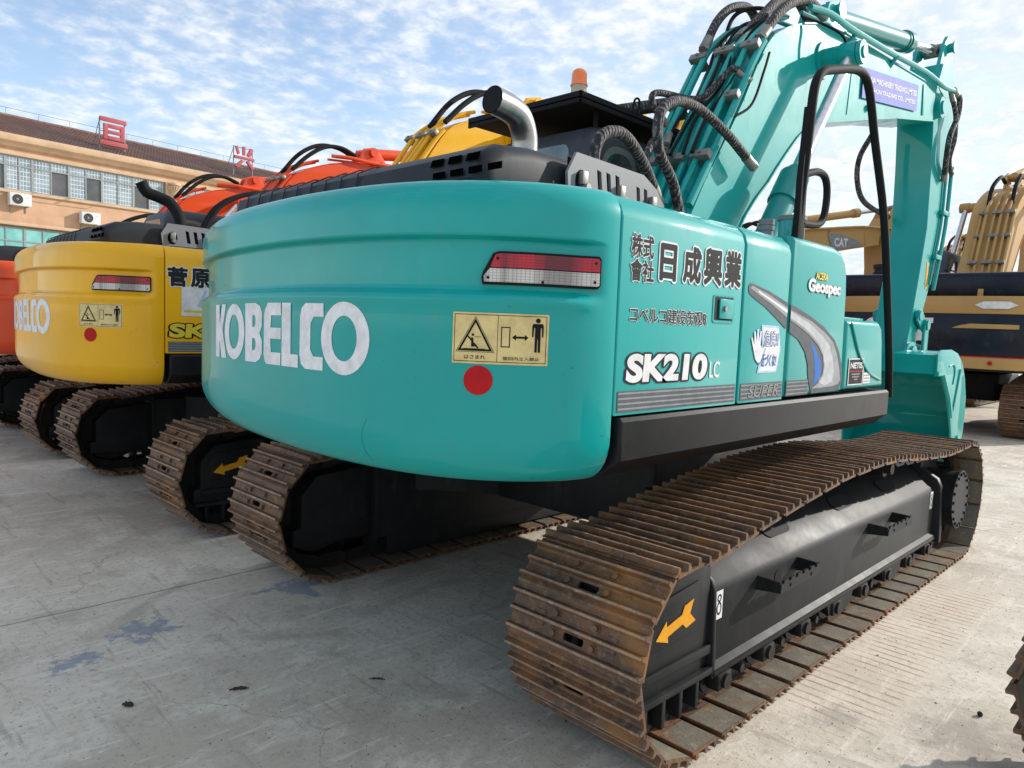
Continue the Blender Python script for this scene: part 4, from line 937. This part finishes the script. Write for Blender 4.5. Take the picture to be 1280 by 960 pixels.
    b = newbm(); g = shape2d([pl]+holes, .006); place2d(b, g, lambda u, v: (u, 0, v)); 
    for v in b.verts: pass
    # shape2d extrusion lies along local z; rebuild with depth
    b.free(); b = newbm(); g = shape2d([pl]+holes, .006)
    for v in g.verts: v.co = Vector((v.co.x, -1.055-v.co.z, v.co.y))
    join(b, g); gp = obj('grille_plate', b, m_grey, root)
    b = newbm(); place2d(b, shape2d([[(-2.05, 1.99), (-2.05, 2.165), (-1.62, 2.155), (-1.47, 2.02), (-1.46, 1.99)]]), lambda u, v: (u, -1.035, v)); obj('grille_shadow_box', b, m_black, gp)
    for x, z in ((-2.0, 2.085), (-1.565, 2.06), (-1.775, 2.07)):
        b = newbm()
        box(b, x-.016, x+.016, -1.082, -1.06, z-.02, z+.028, .004); cyl(b, (x+.004, -1.095, z-.03), (x+.004, -1.06, z-.03), .014, 10)
        obj('hood_latch', b, m_zinc, gp)
    # exhaust
    b = newbm()
    if cfg['kind'] == 'teal':
        P = [(-1.52, -.31, 2.10), (-1.52, -.31, 2.36), (-1.535, -.315, 2.45), (-1.585, -.325, 2.515), (-1.66, -.332, 2.54), (-1.77, -.34, 2.55)]; r = .061; mm = m_steel
    else:
        P = [(-1.51, .22, 2.10), (-1.51, .22, 2.30), (-1.52, .24, 2.40), (-1.57, .29, 2.50), (-1.64, .33, 2.54), (-1.74, .36, 2.58), (-1.79, .36, 2.66)]; r = .048; mm = m_blk
    Q = catmull(P, 8); tube(b, Q, r, 28, 0, 0, cap=False)
    d = (Q[-1]-Q[-2]).normalized()
    tube(b, [Q[-1], Q[-1]-d*.12], r*.93, 28, 0, 1, cap=True)
    if cfg['kind'] == 'orange': b.free()
    else: obj('exhaust_pipe', b, [mm, m_black], root, recalc=False)
    build_front(root, mp, mc)
    if cfg['kind'] != 'far': cab_build(root, m_cab)
    else: cab_build(root, m_cab)
    return root, cw, tank
def side2(k): return side(k+2)
def side3(k): return side(k+4)
m_silver2 = plain('pale_grey_vinyl', (.84, .83, .84), .38)

teal, cwt, tankt = kobelco((0, 0, 0), dict(paint=m_teal, cyl=m_dteal, kind='teal', label='teal excavator in the foreground with white lettering on its counterweight and rusty crawler tracks'))
# teal-only extras -----------------------------------------------------------
b = newbm(); y = BY0-.004
def ban(u, v):                                            # banner follows the slope of the boom
    return (2.70+u*1.49, y, 3.655+u*.225+v*.26)
place2d(b, shape2d([rect(0, 0, 1, 1)]), ban, 0)
def banx(k): return lambda u, v: (2.70+u*1.49, y-.002-.001*k, 3.655+u*.225+v*.26)
textlayers(b, 'CHINA MACHINERY TRADING LIMITED', (.03, .56, .97, .76), banx, [(.015, 1)]); textlayers(b, 'JIANSHUN TRADING CO., LIMITED', (.03, .20, .95, .40), banx, [(.015, 1)])
obj('boom_banner', b, [m_banner, m_white], teal)
b = newbm(); tube(b, [(-.71, -1.28, 1.99), (-.705, -1.29, 2.2), (-.69, -1.30, 2.5), (-.665, -1.30, 2.69), (-.60, -1.30, 2.775), (-.48, -1.30, 2.82), (-.25, -1.30, 2.885), (-.12, -1.30, 2.905), (-.03, -1.30, 2.88), (.045, -1.30, 2.79), (.14, -1.30, 2.62), (.37, -1.30, 2.25), (.52, -1.30, 1.85), (.65, -1.30, 1.45), (.70, -1.30, 1.22)], .0215, 12, 4)
prism(b, [(-.745, 1.98), (-.738, 2.28), (-.708, 2.60), (-.685, 2.60), (-.672, 1.98)], -1.305, -1.275, 'y', bev=.006)
tube(b, [(-.69, -1.29, 2.30), (-.56, -1.29, 2.335), (-.47, -1.29, 2.335), (-.425, -1.29, 2.295), (-.415, -1.29, 2.22), (-.44, -1.29, 2.135), (-.51, -1.29, 2.095), (-.68, -1.29, 2.08)], .0175, 10, 4)
obj('handrail', b, m_blk, teal)
for x, y, h, r, nm in ((-.47, -1.15, .14, .062, 'tank_filler'), (-.74, -1.15, .085, .032, 'breather_cap')):
    b = newbm(); cyl(b, (x, y, 1.99), (x, y, 1.99+h), r, 24, 0); cyl(b, (x, y, 1.99+h), (x, y, 1.99+h+.02), r*1.12, 24, 1)
    if nm == 'breather_cap': cyl(b, (x, y, 2.05), (x, y, 2.07), r*1.15, 20, 1); cyl(b, (x, y, 2.09), (x, y, 2.10), r*1.15, 20, 1)
    obj(nm, b, [m_teal if nm == 'tank_filler' else m_grey, m_grey], teal)
# tray over the cab and beacon
b = newbm(); box(b, -.29, 1.15, .40, 1.50, 3.055, 3.072, .004); box(b, -.29, -.275, .40, 1.50, 3.03, 3.105, .004); box(b, -.29, 1.15, .40, .415, 3.03, 3.105, .004); box(b, 1.14, 1.155, .40, 1.5, 3.03, 3.105, .004)
for x in (-.0, .55, 1.0):
    for yy in (.50, 1.30): cyl(b, (x, yy, 2.88), (x, yy, 3.06), .018, 10)
tube(b, [(.28, .40, 3.09), (.28, .385, 3.17), (.31, .38, 3.19), (.34, .385, 3.17), (.34, .40, 3.09)], .008, 8, 3)
obj('cab_sun_tray', b, m_blk, teal)
b = newbm(); cyl(b, (-.23, .47, 3.07), (-.23, .47, 3.155), .052, 24, 0); 
cyl(b, (-.23, .47, 3.155), (-.23, .47, 3.165), .058, 24, 1); cyl(b, (-.23, .47, 3.165), (-.23, .47, 3.235), .053, 24, 1, r2=.051)
tube(b, [(-.23, .47, 3.235), (-.23, .47, 3.25), (-.23, .47, 3.262)], .05, 24, 0, 1, rs=[.051, .045, .028])
obj('beacon', b, [m_beige, m_amb], teal)
# hoses: wrapped loops between house and boom
hose(teal, [(-.05, -.30, 2.05), (-.22, -.30, 2.42), (-.40, -.30, 2.60), (-.41, -.30, 2.80), (-.26, -.30, 2.91), (.0, -.30, 2.93), (.30, -.33, 2.84), (.60, -.36, 2.70)], .031)
hose(teal, [(-.33, -.25, 2.36), (-.55, -.30, 2.50), (-.80, -.34, 2.60), (-.98, -.34, 2.56), (-1.03, -.33, 2.44), (-1.0, -.33, 2.3)], .032)
hose(teal, [(.15, .05, 2.95), (.02, .05, 3.02), (.05, .04, 3.10), (.40, -.05, 3.13), (.55, -.12, 3.28), (.62, -.18, 3.36), (.68, -.24, 3.30)], .022)
hose(teal, [(.80, .16, 3.64), (.95, .16, 3.86), (1.15, .16, 4.02), (1.42, .16, 4.10), (1.62, .16, 4.0)], .034)
hose(teal, [(.92, -.22, 3.66), (1.10, -.24, 3.86), (1.30, -.25, 4.0), (1.52, -.26, 4.08), (1.75, -.28, 4.05)], .036)
hose(teal, [(.95, -.05, 3.70), (1.25, -.05, 3.95), (1.50, -.05, 4.14), (1.78, -.06, 4.22), (2.0, -.08, 4.10)], .038)
hose(teal, [(5.30, -.32, 4.34), (5.46, -.33, 4.30), (5.44, -.33, 4.10), (5.25, -.32, 3.85), (5.22, -.31, 3.6), (5.36, -.27, 3.42)], .03)
hose(teal, [(5.25, -.30, 4.30), (5.36, -.33, 4.1), (5.40, -.33, 3.85), (5.38, -.30, 3.62), (5.58, -.28, 3.5), (5.66, -.27, 3.55)], .025)
hose(teal, [(4.35, .20, 3.75), (4.22, .26, 3.5), (4.20, .26, 3.25), (4.40, .24, 3.05), (4.95, .16, 2.95)], .028, ends=False)
hose(teal, [(1.40, -.275, 3.93), (1.60, -.33, 3.93), (1.78, -.42, 3.88), (1.86, -.45, 3.80)], .010, ends=False, mat=m_blk)
hose(teal, [(.95, .22, 3.28), (.8, .36, 3.27), (.6, .5, 3.22), (.36, .6, 3.15)], .05, ends=False)
for k in range(4):                                        # thin hoses following the boom back
    y_ = -.16+.075*k; w_ = .02*math.sin(k*2.3)
    hose(teal, [(.18+w_, y_, 2.72), (.38, y_+.03, 2.98+w_), (.60+w_, y_-.02, 3.28), (.82, y_+.02, 3.60), (1.02+w_, y_, 3.80), (1.3, y_, 3.93)], .011, ends=False, mat=m_blk)
hose(teal, [(.45, -.30, 2.98), (.62, -.33, 3.10), (.78, -.32, 3.36), (.90, -.29, 3.52)], .009, ends=False, mat=m_blk)
hose(teal, [(1.02, .14, 3.72), (1.2, .16, 3.98), (1.45, .1, 4.10), (1.8, .05, 4.14)], .016, mat=m_blk)
hose(teal, [(-.15, -.15, 2.2), (-.25, -.1, 2.5), (-.1, -.05, 2.75), (.1, 0, 2.7), (.22, .05, 2.85)], .022)
b = newbm()
for k, z in enumerate((2.12, 2.2, 2.28, 2.36)): tube(b, [(.34, -.22, z), (.22, -.24, z+.02), (.14, -.15, z+.03), (.1, 0, z+.04)], .008, 6, 3)
obj('grease_line', b, m_blk, teal)
b = newbm(); place2d(b, shape2d([rect(-1.06, .45, -.98, .515)]), lambda u, v: (u, .9835, v)); obj('small_blue_sticker', b, m_blue, teal)

# the row of neighbours ------------------------------------------------------
yel, cwy, _ = kobelco((-.056, 3.66, 0), dict(paint=m_yel, kind='yellow', lower_from=teal, label='yellow excavator beside the teal one, red and clear tail light and black curved exhaust'))
org, cwo, _ = kobelco((-.12, 7.2, 0), dict(paint=m_org, kind='orange', logo=False, lower_from=teal, label='orange excavator cut off by the left edge of the photo, next to the yellow one'))
for r_o, mt in ((yel, m_yel), (org, m_org)):
    hose(r_o, [(.92, -.22, 3.70), (1.15, -.24, 3.95), (1.40, -.25, 4.13), (1.66, -.26, 4.18), (1.9, -.28, 4.12)], .03, ends=False, mat=m_blk)
    hose(r_o, [(.85, -.05, 3.66), (1.1, -.05, 3.98), (1.40, -.05, 4.18), (1.72, -.06, 4.22), (2.0, -.08, 4.14)], .03, ends=False, mat=m_blk)
for k in range(2): hose(org, [(-.35, -.28+k*.12, 2.5), (-.12, -.28+k*.12, 2.95), (.25, -.28+k*.12, 3.2), (.7, -.28+k*.12, 3.3)], .032, ends=False, mat=m_blk)
def tilt(root, deg, dx):
    T = Matrix.Translation((dx, 0, 1.55)) @ Matrix.Rotation(rad(deg), 4, 'Y') @ Matrix.Translation((0, 0, -1.55))
    B = Matrix.Translation((4.74, 0, 1.42)) @ Matrix.Rotation(rad(-24), 4, 'Y') @ Matrix.Translation((-4.74, 0, -1.42))
    for ch in root.children:
        k = ch.name.split('.')[0]
        if k in ('boom', 'arm', 'arm_cylinder', 'lift_cylinder', 'bucket_cylinder', 'hydraulic_hose'): ch.matrix_basis = T @ ch.matrix_basis
        if k == 'bucket': ch.matrix_basis = T @ B @ ch.matrix_basis
tilt(org, 3.0, .32)
tilt(yel, 2.5, 0)
for ch in yel.children:                                    # its upper body is swung slightly against its tracks
    if ch.name.split('.')[0] not in ('track_frame', 'crawler_track', 'carbody'): ch.matrix_basis = Matrix.Translation((.046, -.08, 0)) @ Matrix.Rotation(rad(-2.0), 4, 'Z') @ ch.matrix_basis

org2 = copy_tree(org); org2.location = (-.15, 11.1, 0)
org2['label'] = 'farthest orange excavator in the row, its raised boom showing in front of the building'

# ------------------------------------------------------------------ gold and black machines on the right
def cat_body(root):
    b = newbm()
    def half(zs, ins, x0=-2.70, hw=1.40, mat=0):
        pts = []
        for k in range(25):
            a = -pi/2+pi*k/24; c, s = math.cos(a), math.sin(a)
            pts.append((x0+.55-(.55)*abs(c)**.55, hw*math.copysign(abs(s)**.45, s)))
        pts += [(-1.7, hw), (-1.7, -hw)]
        return pts
    P = half(0, 0)
    prism(b, P, 1.00, 1.17, 'z', bev=.02, mat=0)
    cw = obj('counterweight', b, m_gold, root, ang=40)
    b = newbm(); P2 = [(x*.998+.004, y*.998) for x, y in P]; prism(b, P2, 1.173, 1.76, 'z', bev=.01); obj('counterweight_face', b, m_navy, cw)
    b = newbm(); P3 = [(x*1.001, y*1.001) for x, y in P]; prism(b, P3, 1.165, 1.178, 'z'); obj('red_stripe', b, m_red, cw)
    b = newbm(); prism(b, P, 1.763, 2.01, 'z', bev=.015); box(b, -1.7, .5, -1.40, 1.40, 1.763, 2.01, .015); box(b, -1.7, .5, -1.40, 1.40, 1.0, 1.17, .015); obj('body_band', b, m_gold, root)
    b = newbm(); box(b, -1.7, .48, -1.395, 1.395, 1.173, 1.76, .0); obj('side_panel', b, m_navy, root)
    b = newbm(); box(b, -2.45, -1.2, -1.25, 1.36, 2.0, 2.36, .07, 4); box(b, -1.2, .3, -1.3, -.5, 2.0, 2.3, .07, 4); h = obj('engine_hood', b, m_navy, root, ang=40)
    for y in (-.62, .55):
        b = newbm(); prism(b, [(-2.47, 2.0), (-2.47, 2.06), (-2.455, 2.12), (-2.43, 2.13), (-2.40, 2.12), (-2.40, 2.0)], y-.035, y+.035, 'y', bev=.008); obj('lifting_lug', b, m_gold, h)
    b = newbm(); cyl(b, (-1.55, .95, 2.3), (-1.55, .95, 2.52), .17, 28); cyl(b, (-1.55, .95, 2.52), (-1.55, .95, 2.58), .19, 28); cyl(b, (-1.55, .95, 2.42), (-1.55, .95, 2.45), .19, 28); obj('air_precleaner', b, m_plast, root)
    # letters
    b = newbm(); yo = lambda k: (lambda u, v: (-2.706-.001*k, -u, v))
    textlayers(b, 'CAT', (-.84, 1.36, .12, 1.70), yo, [(.045, 0)]); obj('lettering', b, m_white, cw)
    b = newbm(); place2d(b, shape2d([[(.62, 1.885), (.72, 1.835), (1.02, 1.835), (1.12, 1.885), (1.02, 1.935), (.72, 1.935)]]), lambda u, v: (-2.71+max(0, abs(u)-.9)*.25, -u, v), cut=.05)
    obj('hexagon_sticker', b, m_white, cw)
    b = newbm(); place2d(b, shape2d([[(.36, 1.56), (.46, 1.60), (.58, 1.625), (1.15, 1.62), (1.15, 1.56)]]), lambda u, v: (-2.715+max(0, abs(u)-.9)*.25, -u, v), cut=.05); obj('gold_flash', b, m_gold, cw)
    b = newbm(); place2d(b, shape2d([circ(.86, 1.085, .03)]), lambda u, v: (-2.712, -u, v)); obj('red_reflector', b, m_red, cw)
    b = newbm(); box(b, -2.1, .4, -1.3, 1.3, .95, 1.0); obj('house_floor', b, m_plast, root)
m_navy = dark('navy_black_paint', (.010, .013, .024), .22, .25)
def cat(loc, rz, label, sc=1.15, front_from=None, src=None):
    if src is not None:
        r = copy_tree(src); r.location = loc; r.rotation_euler = (0, 0, rz); r.scale = (sc, sc, sc); r['label'] = label; return r
    root = thing('hydraulic_excavator', label, 'excavator', loc, rz, 'gold and black excavators'); root.scale = (sc, sc, sc)
    for ch in list(teal.children):
        if ch.name.split('.')[0] in ('track_frame', 'crawler_track', 'carbody'): copy_tree(ch, root)
    cat_body(root); bo, ar = build_front(root, m_gold, m_gold, wy=1.6); cab_build(root, m_cab)
    b = newbm(); yb = (BY0+BY1)/2-.21*1.6-.004
    place2d(b, shape2d([[(3.35, 4.09), (3.7, 4.08), (4.1, 4.0), (4.36, 3.88), (4.36, 3.86), (3.5, 3.72)]]), lambda u, v: (u, yb, v), 1)
    textlayers(b, 'CAT', (3.55, 3.80, 3.92, 4.0), lambda k: (lambda u, v: (u, yb-.002, v)), [(.03, 0)]); obj('boom_decal', b, [m_white, m_mgrey], bo)
    for k in range(2): hose(root, [(1.0, -.3+k*.35, 3.72), (1.2, -.3+k*.35, 4.02), (1.55, -.3+k*.3, 4.22), (1.9, -.2+k*.2, 4.15)], .035, ends=False, mat=m_blk)
    return root
cat1 = cat((12.56, .93, 0), 0, 'gold and black excavator behind the teal bucket, its rear and letter T facing the camera')
cat2 = cat((9.25, 5.4, 0), rad(-30), 'gold excavator farther back, its boom with grey decal above the teal tool box', .92, src=cat1)
cat3 = cat((18.5, 3.2, 0), 0, 'distant gold excavator mostly hidden, glimpsed just left of the big gold boom', 1.1, src=cat1)

tilt(cat1, -5.0, -.15)
# right-edge machine: track alone, turned, no body, so the ground stays sunlit --------------------------------------
sp = thing('crawler_track_assembly', 'rusty crawler track cut off at the lower right edge of the photo', 'crawler track', (-.80, -4.425, 0), rad(-90))
sub = bpy.data.objects.new('track_assembly', None)
crawler(sp, 0, 'track_chain'); bpy.data.objects.remove(sub)
frs = [c for c in teal.children if c.name.startswith('track_frame')][0]
fc = copy_tree(frs, sp); fc.location = (0, 1.195, 0)

# ------------------------------------------------------------------ office building
BA = rad(6.5); BO = Vector((3, 36, 0))
bl = thing('office_building', 'peach two storey office building with brown tiled roof behind the parked excavators', 'building', BO, BA)
m_wall = paint('peach_render', (.58, .37, .235), .8, 0, .35, (.30, .22, .16), .1)
m_corn = paint('cream_cornice', (.64, .46, .30), .75, 0, .35, (.35, .25, .17), .1)
m_alu = plain('aluminium_frame', (.30, .33, .32), .45, .3)
def winmat(name, a, b2, grid=None):
    m, t, bs = glassy(name, a, .08); co = objco(t)
    n_ = noise(t, co, 1.2, 4, .6); c = mixc(t, mrange(t, n_, .3, .7), a, b2)
    if grid:
        sp_ = N(t, 'ShaderNodeSeparateXYZ'); link(t, co, sp_.inputs[0])
        def bars(v, per, w):
            fr = MA(t, 'FRACT', MA(t, 'DIVIDE', v, per)); return MA(t, 'LESS_THAN', MA(t, 'ABSOLUTE', MA(t, 'SUBTRACT', fr, .5)), w)
        g = MA(t, 'MAXIMUM', bars(sp_.outputs[0], grid[0], .10), bars(sp_.outputs[2], grid[1], .09))
        c = mixc(t, MA(t, 'MULTIPLY', g, .8), c, grid[2])
    link(t, c, bs.inputs['Base Color']); return m
m_wg = winmat('barred_window_glass', (.13, .19, .22), (.30, .37, .41), (.13, .20, (.60, .64, .66)))
m_wo = winmat('open_window_dark', (.05, .055, .055), (.10, .10, .095))
m_wt = winmat('green_shop_glass', (.10, .36, .34), (.22, .55, .50))
X0, X1 = -14, 44
b = newbm(); box(b, X0, X1, .12, 12, 0, 9.0); box(b, X0, X1, 0, .12, 5.12, 6.52); box(b, X0, X1, 0, .12, 8.22, 8.50); box(b, X0, X1, 0, .12, 0, .9)
wall = obj('wall', b, m_wall, bl)
b = newbm(); 
prism(b, [(.1, 8.46), (-.12, 8.50), (-.16, 8.62), (-.40, 8.70), (-.46, 8.82), (-.46, 8.98), (.1, 8.98)], X0, X1, 'x'); box(b, X0, X1, -.10, .10, 6.50, 6.62, .01); box(b, X0, X1, -.14, .05, 5.10, 5.24, .01)
box(b, X0, X1, -.06, .05, 8.14, 8.30, .01)
obj('cornice', b, m_corn, bl)
# columns with fluted capitals
for cx_ in (-8.4, 7.75, 16.5, 25, 33.5):
    b = newbm(); cyl(b, (cx_, -.12, 5.24), (cx_, -.12, 8.10), .24, 20, r2=.22)
    box(b, cx_-.42, cx_+.42, -.08, .1, 5.24, 8.12)
    for k, (r, z0, z1) in enumerate(((.27, 7.72, 7.80), (.30, 8.04, 8.14))): cyl(b, (cx_, -.12, z0), (cx_, -.12, z1), r, 20)
    for k in range(10):
        a = pi+pi*k/9; px, py = cx_+.28*math.cos(a), -.12+.28*math.sin(a)
        cyl(b, (px, py, 7.80), (px+.05*math.cos(a), py+.05*math.sin(a), 7.98), .045, 6)
    obj('column', b, m_corn, bl)
# roof
def roof():
    b = newbm(); y0, z0, y1, z1 = -.42, 8.98, 5.5, 10.95
    n = int((X1-X0)/.16); rows = 18
    d = Vector((0, y1-y0, z1-z0)); 
    prof = []
    for i in range(n*2+1):
        x = X0+(X1-X0)*i/(n*2); prof.append((x, .035 if i % 2 else -.02))
    nn = Vector((0, -(z1-z0), (y1-y0))).normalized()
    for r in range(rows):
        a = Vector((0, y0, z0))+d*(r/rows); c = Vector((0, y0, z0))+d*((r+1.06)/rows)
        va = [b.verts.new(a+Vector((x, 0, 0))+nn*(h+.045)) for x, h in prof]; vc = [b.verts.new(c+Vector((x, 0, 0))+nn*h) for x, h in prof]
        vb = [b.verts.new(a+Vector((x, 0, 0))+nn*(h-.01)) for x, h in prof]
        for i in range(len(prof)-1):
            b.faces.new((va[i], va[i+1], vc[i+1], vc[i])); b.faces.new((vb[i], vb[i+1], va[i+1], va[i]))
    m, t, bs = nmat('brown_roof_tiles'); co = objco(t)
    g = noise(t, co, 2.5, 5, .7); k = noise(t, co, .3, 3, .5)
    c = mixc(t, mrange(t, g, .3, .7), (.17, .085, .065), (.27, .16, .12)); c = mixc(t, mrange(t, k, .4, .7), c, (.14, .10, .09))
    link(t, c, bs.inputs['Base Color']); bs.inputs['Roughness'].default_value = .8
    o = obj('roof', b, m, bl, ang=20, recalc=False)
    b = newbm(); prism(b, [(5.5, 10.9), (11.5, 9.0), (11.6, 8.9), (.2, 8.9)], X0, X1, 'x'); obj('roof_back', b, m, bl)
    b = newbm(); cyl(b, (X0, 5.5, 11.0), (X1, 5.5, 11.0), .09, 10); obj('roof_ridge', b, m, o)
    b = newbm(); tube(b, [(X0, 5.2, 11.32), (X1, 5.2, 11.32)], .012, 6)
    x = X0
    while x < X1: cyl(b, (x, 5.3, 10.9), (x, 5.2, 11.34), .010, 5); x += 1.45
    obj('lightning_wire', b, m_alu, o)
roof()
# windows
def window(xa, xb, za, zb, cols, trans, openc=(), gm=None, sill=True):
    fr = newbm(); w = .05
    box(fr, xa, xb, .02, .10, za, za+w); box(fr, xa, xb, .02, .10, zb-w, zb)
    for k in range(cols+1): x = xa+(xb-xa)*k/cols; x = min(max(x, xa+w/2), xb-w/2); box(fr, x-w/2, x+w/2, .018, .102, za, zb)
    if trans: box(fr, xa, xb, .015, .105, trans-w/2, trans+w/2)
    o = obj('window', fr, m_alu, bl)
    for k in range(cols):
        a = xa+(xb-xa)*k/cols+w/2; c = xa+(xb-xa)*(k+1)/cols-w/2
        for z0, z1, low in ((za+w, (trans or zb)-w/2, 1), ((trans+w/2) if trans else None, zb-w, 0)):
            if z0 is None: continue
            g = newbm(); op = (k in openc and low); box(g, a, c, .05+(.03 if op else 0), .06+(.03 if op else 0), z0, z1); obj('pane', g, m_wo if op else (gm or m_wg), o)
    return o
window(-3.2, -1.5, 6.62, 8.14, 2, 7.72); window(-1.5, .28, 6.62, 8.14, 2, 7.72, (1,))
window(.28, 1.33, 6.62, 8.14, 2, 7.72); window(1.33, 2.83, 6.62, 8.14, 2, 7.72, (1,)); window(2.83, 4.28, 6.62, 8.14, 2, 7.72, (1,))
window(4.28, 5.75, 6.62, 8.14, 2, 7.72); window(5.75, 7.30, 6.62, 8.14, 2, 7.72, (0,))
x = 8.2
for k in range(5): window(x+k*1.6, x+k*1.6+1.6, 6.62, 8.14, 2, 7.72, (k % 2,) if k in (1, 3) else ())
x = 17
for k in range(5): window(x+k*1.6, x+k*1.6+1.6, 6.62, 8.14, 2, 7.72)
x = -12
for k in range(2): window(x+k*1.7, x+k*1.7+1.7, 6.62, 8.14, 2, 7.72)
x = -10.0
for k in range(8): window(x+k*2.2, x+k*2.2+2.2, 2.6, 5.02, 3, 4.42, (), m_wt)
b = newbm(); box(b, X0, X1, 0, .12, .9, 2.6); obj('lower_wall', b, m_wall, bl)
for xa, xb in ((1.33, 2.83), (2.83, 4.28)):
    b = newbm(); tube(b, [(xa+.05, -.05, 6.66), (xa+.05, -.42, 6.60), (xb-.05, -.42, 6.60), (xb-.05, -.05, 6.66)], .018, 6); obj('washing_rail', b, m_alu, bl)
# air conditioners (hang on the wall: things of their own)
m_acw = plain('white_ac_casing', (.70, .71, .70), .5)
MW = Matrix.Translation(BO) @ Matrix.Rotation(BA, 4, 'Z')
def ac(xc, zc, label):
    w = MW @ Vector((xc, -.22, zc)); o = thing('air_conditioner', label, 'air conditioner', w, BA, 'air conditioners on the building wall')
    b = newbm(); box(b, -.42, .42, -.16, .16, -.27, .27, .02); obj('casing', b, m_acw, o)
    b = newbm(); place2d(b, shape2d([circ(-.12, 0, .215)]), lambda u, v: (u, -.163, v), 0)
    for r in (.20, .14, .08): place2d(b, shape2d([circ(-.12, 0, r), circ(-.12, 0, r-.012)]), lambda u, v: (u, -.166, v), 1)
    place2d(b, shape2d([circ(-.12, 0, .045)]), lambda u, v: (u, -.167, v), 1); obj('fan_grille', b, [m_blk, m_mgrey], o)
    b = newbm(); place2d(b, shape2d([rect(.19, .08, .34, .13)]), lambda u, v: (u, -.163, v)); obj('badge', b, m_lblue, o)
    b = newbm()
    for x in (-.3, .3): box(b, x-.02, x+.02, -.15, .22, -.31, -.275); box(b, x-.02, x+.02, .18, .22, -.55, -.28)
    obj('bracket', b, m_alu, o)
ac(.73, 6.22, 'white air conditioner on the peach wall nearest the left edge, below the barred windows')
ac(3.62, 5.80, 'white air conditioner on the peach wall just above the yellow excavator')
# rooftop character signs
m_sred = plain('faded_red_sign', (.46, .11, .12), .5); m_swh = plain('sign_white_face', (.62, .64, .64), .5)
def roofsign(xc, zc, w, h, strokes, label):
    wp = MW @ Vector((xc, .55, zc)); o = thing('rooftop_sign', label, 'rooftop sign', wp, BA, 'character signs on the roof')
    b = newbm()
    for k, s_ in enumerate(strokes): prism(b, [(u*w, v*h) for u, v in s_], -.06-.004*k, .04+.003*k, 'y', bev=.01)
    obj('character', b, m_sred, o)
    b = newbm()
    for x in (-.47*w, .47*w): tube(b, [(x, .10, h*1.0), (x, .10, -.45)], .03, 6); tube(b, [(x, .10, h*.9), (x, .9, -.1)], .02, 5)
    for z in (.08, .5, .95): tube(b, [(-.47*w, .10, h*z), (.47*w, .10, h*z)], .02, 5)
    obj('sign_frame', b, m_alu, o)
roofsign(5.02, 9.55, 1.25, 1.28, [rect(-.49, .86, .5, 1.02), rect(-.36, .20, -.20, .78), rect(.26, .20, .42, .78), rect(-.20, .64, .26, .78), rect(-.20, .43, .26, .54), rect(-.20, .20, .26, .33), rect(-.5, -.02, .52, .15)], 'red rooftop character made of stacked bars, left of the two on the tiled roof')
roofsign(12.1, 9.75, 1.25, 1.25, [[(-.45, .95), (-.33, .98), (-.22, .66), (-.33, .60)], [(-.08, 1.0), (.06, 1.0), (.04, .62), (-.08, .62)], [(.30, .98), (.46, .92), (.24, .58), (.12, .64)], rect(-.48, .44, .5, .55), [(-.14, .40), (-.02, .34), (-.34, .0), (-.48, .08)], [(.08, .36), (.2, .42), (.5, .1), (.38, .02)]], 'red rooftop character with radiating strokes, right of the two on the tiled roof')

# ------------------------------------------------------------------ small debris
m_deb = plain('dark_debris', (.05, .04, .03), .8)
def deb(x, y, l, w, h, rz, lab, bend=.3):
    b = newbm(); n = 6; P = [(l*(k/n-.5), bend*l*math.sin(pi*k/n)*.4, h*.45) for k in range(n+1)]
    tube(b, P, w/2, 7, 3, rs=[w*.25, w*.5, w*.42, w*.55, w*.45, w*.2])
    o = obj('debris_scrap', b, m_deb); o.location = (x, y, 0); o.rotation_euler = (0, 0, rz); o['label'] = lab; o['category'] = 'debris'; o['group'] = 'scraps lying on the concrete'
deb(-2.71, .07, .075, .014, .014, -.5, 'dark curved scrap on the concrete below the teal counterweight')
deb(-3.09, .23, .045, .020, .02, -.9, 'short dark scrap on the concrete near the lower left corner')
deb(-2.23, -.23, .07, .008, .01, -.8, 'thin dark twig on the shaded concrete left of the near track')
deb(-.51, -2.13, .025, .020, .02, .3, 'small dark lump on the concrete near the right edge')

b = newbm(); random.seed(21)
for k in range(900):
    if k < 620: x, y = random.uniform(-1.4, 3.5), random.uniform(-2.6, -1.52)
    else: x, y = random.uniform(-3.6, -1.2), random.uniform(-1.5, 3.2)
    if random.random() < .5: x += random.gauss(0, .15); y += random.gauss(0, .06)
    q = random.uniform(.0009, .0030)*(1.6 if random.random() < .05 else 1)
    vs = [b.verts.new((x+random.uniform(-q, q)*1.4+q*math.cos(a), y+random.uniform(-q, q)+q*math.sin(a), .0003)) for a in (0, 1.57, 3.14, 4.71)]
    tp = b.verts.new((x, y, q*1.1))
    for i in range(4): b.faces.new((vs[i], vs[(i+1) % 4], tp))
o = obj('grit', b, m_deb, ang=5); o['kind'] = 'stuff'; o['label'] = 'fine dark grit scattered over the concrete'; o['category'] = 'grit'
b = newbm(); tube(b, [tuple(cw_pt(s_, z_, .0006)) for s_, z_ in ((2.285, 1.245), (2.268, 1.21), (2.262, 1.17), (2.27, 1.13), (2.285, 1.10))], .0006, 5, 4); obj('scratch_mark', b, m_dteal, cwt)
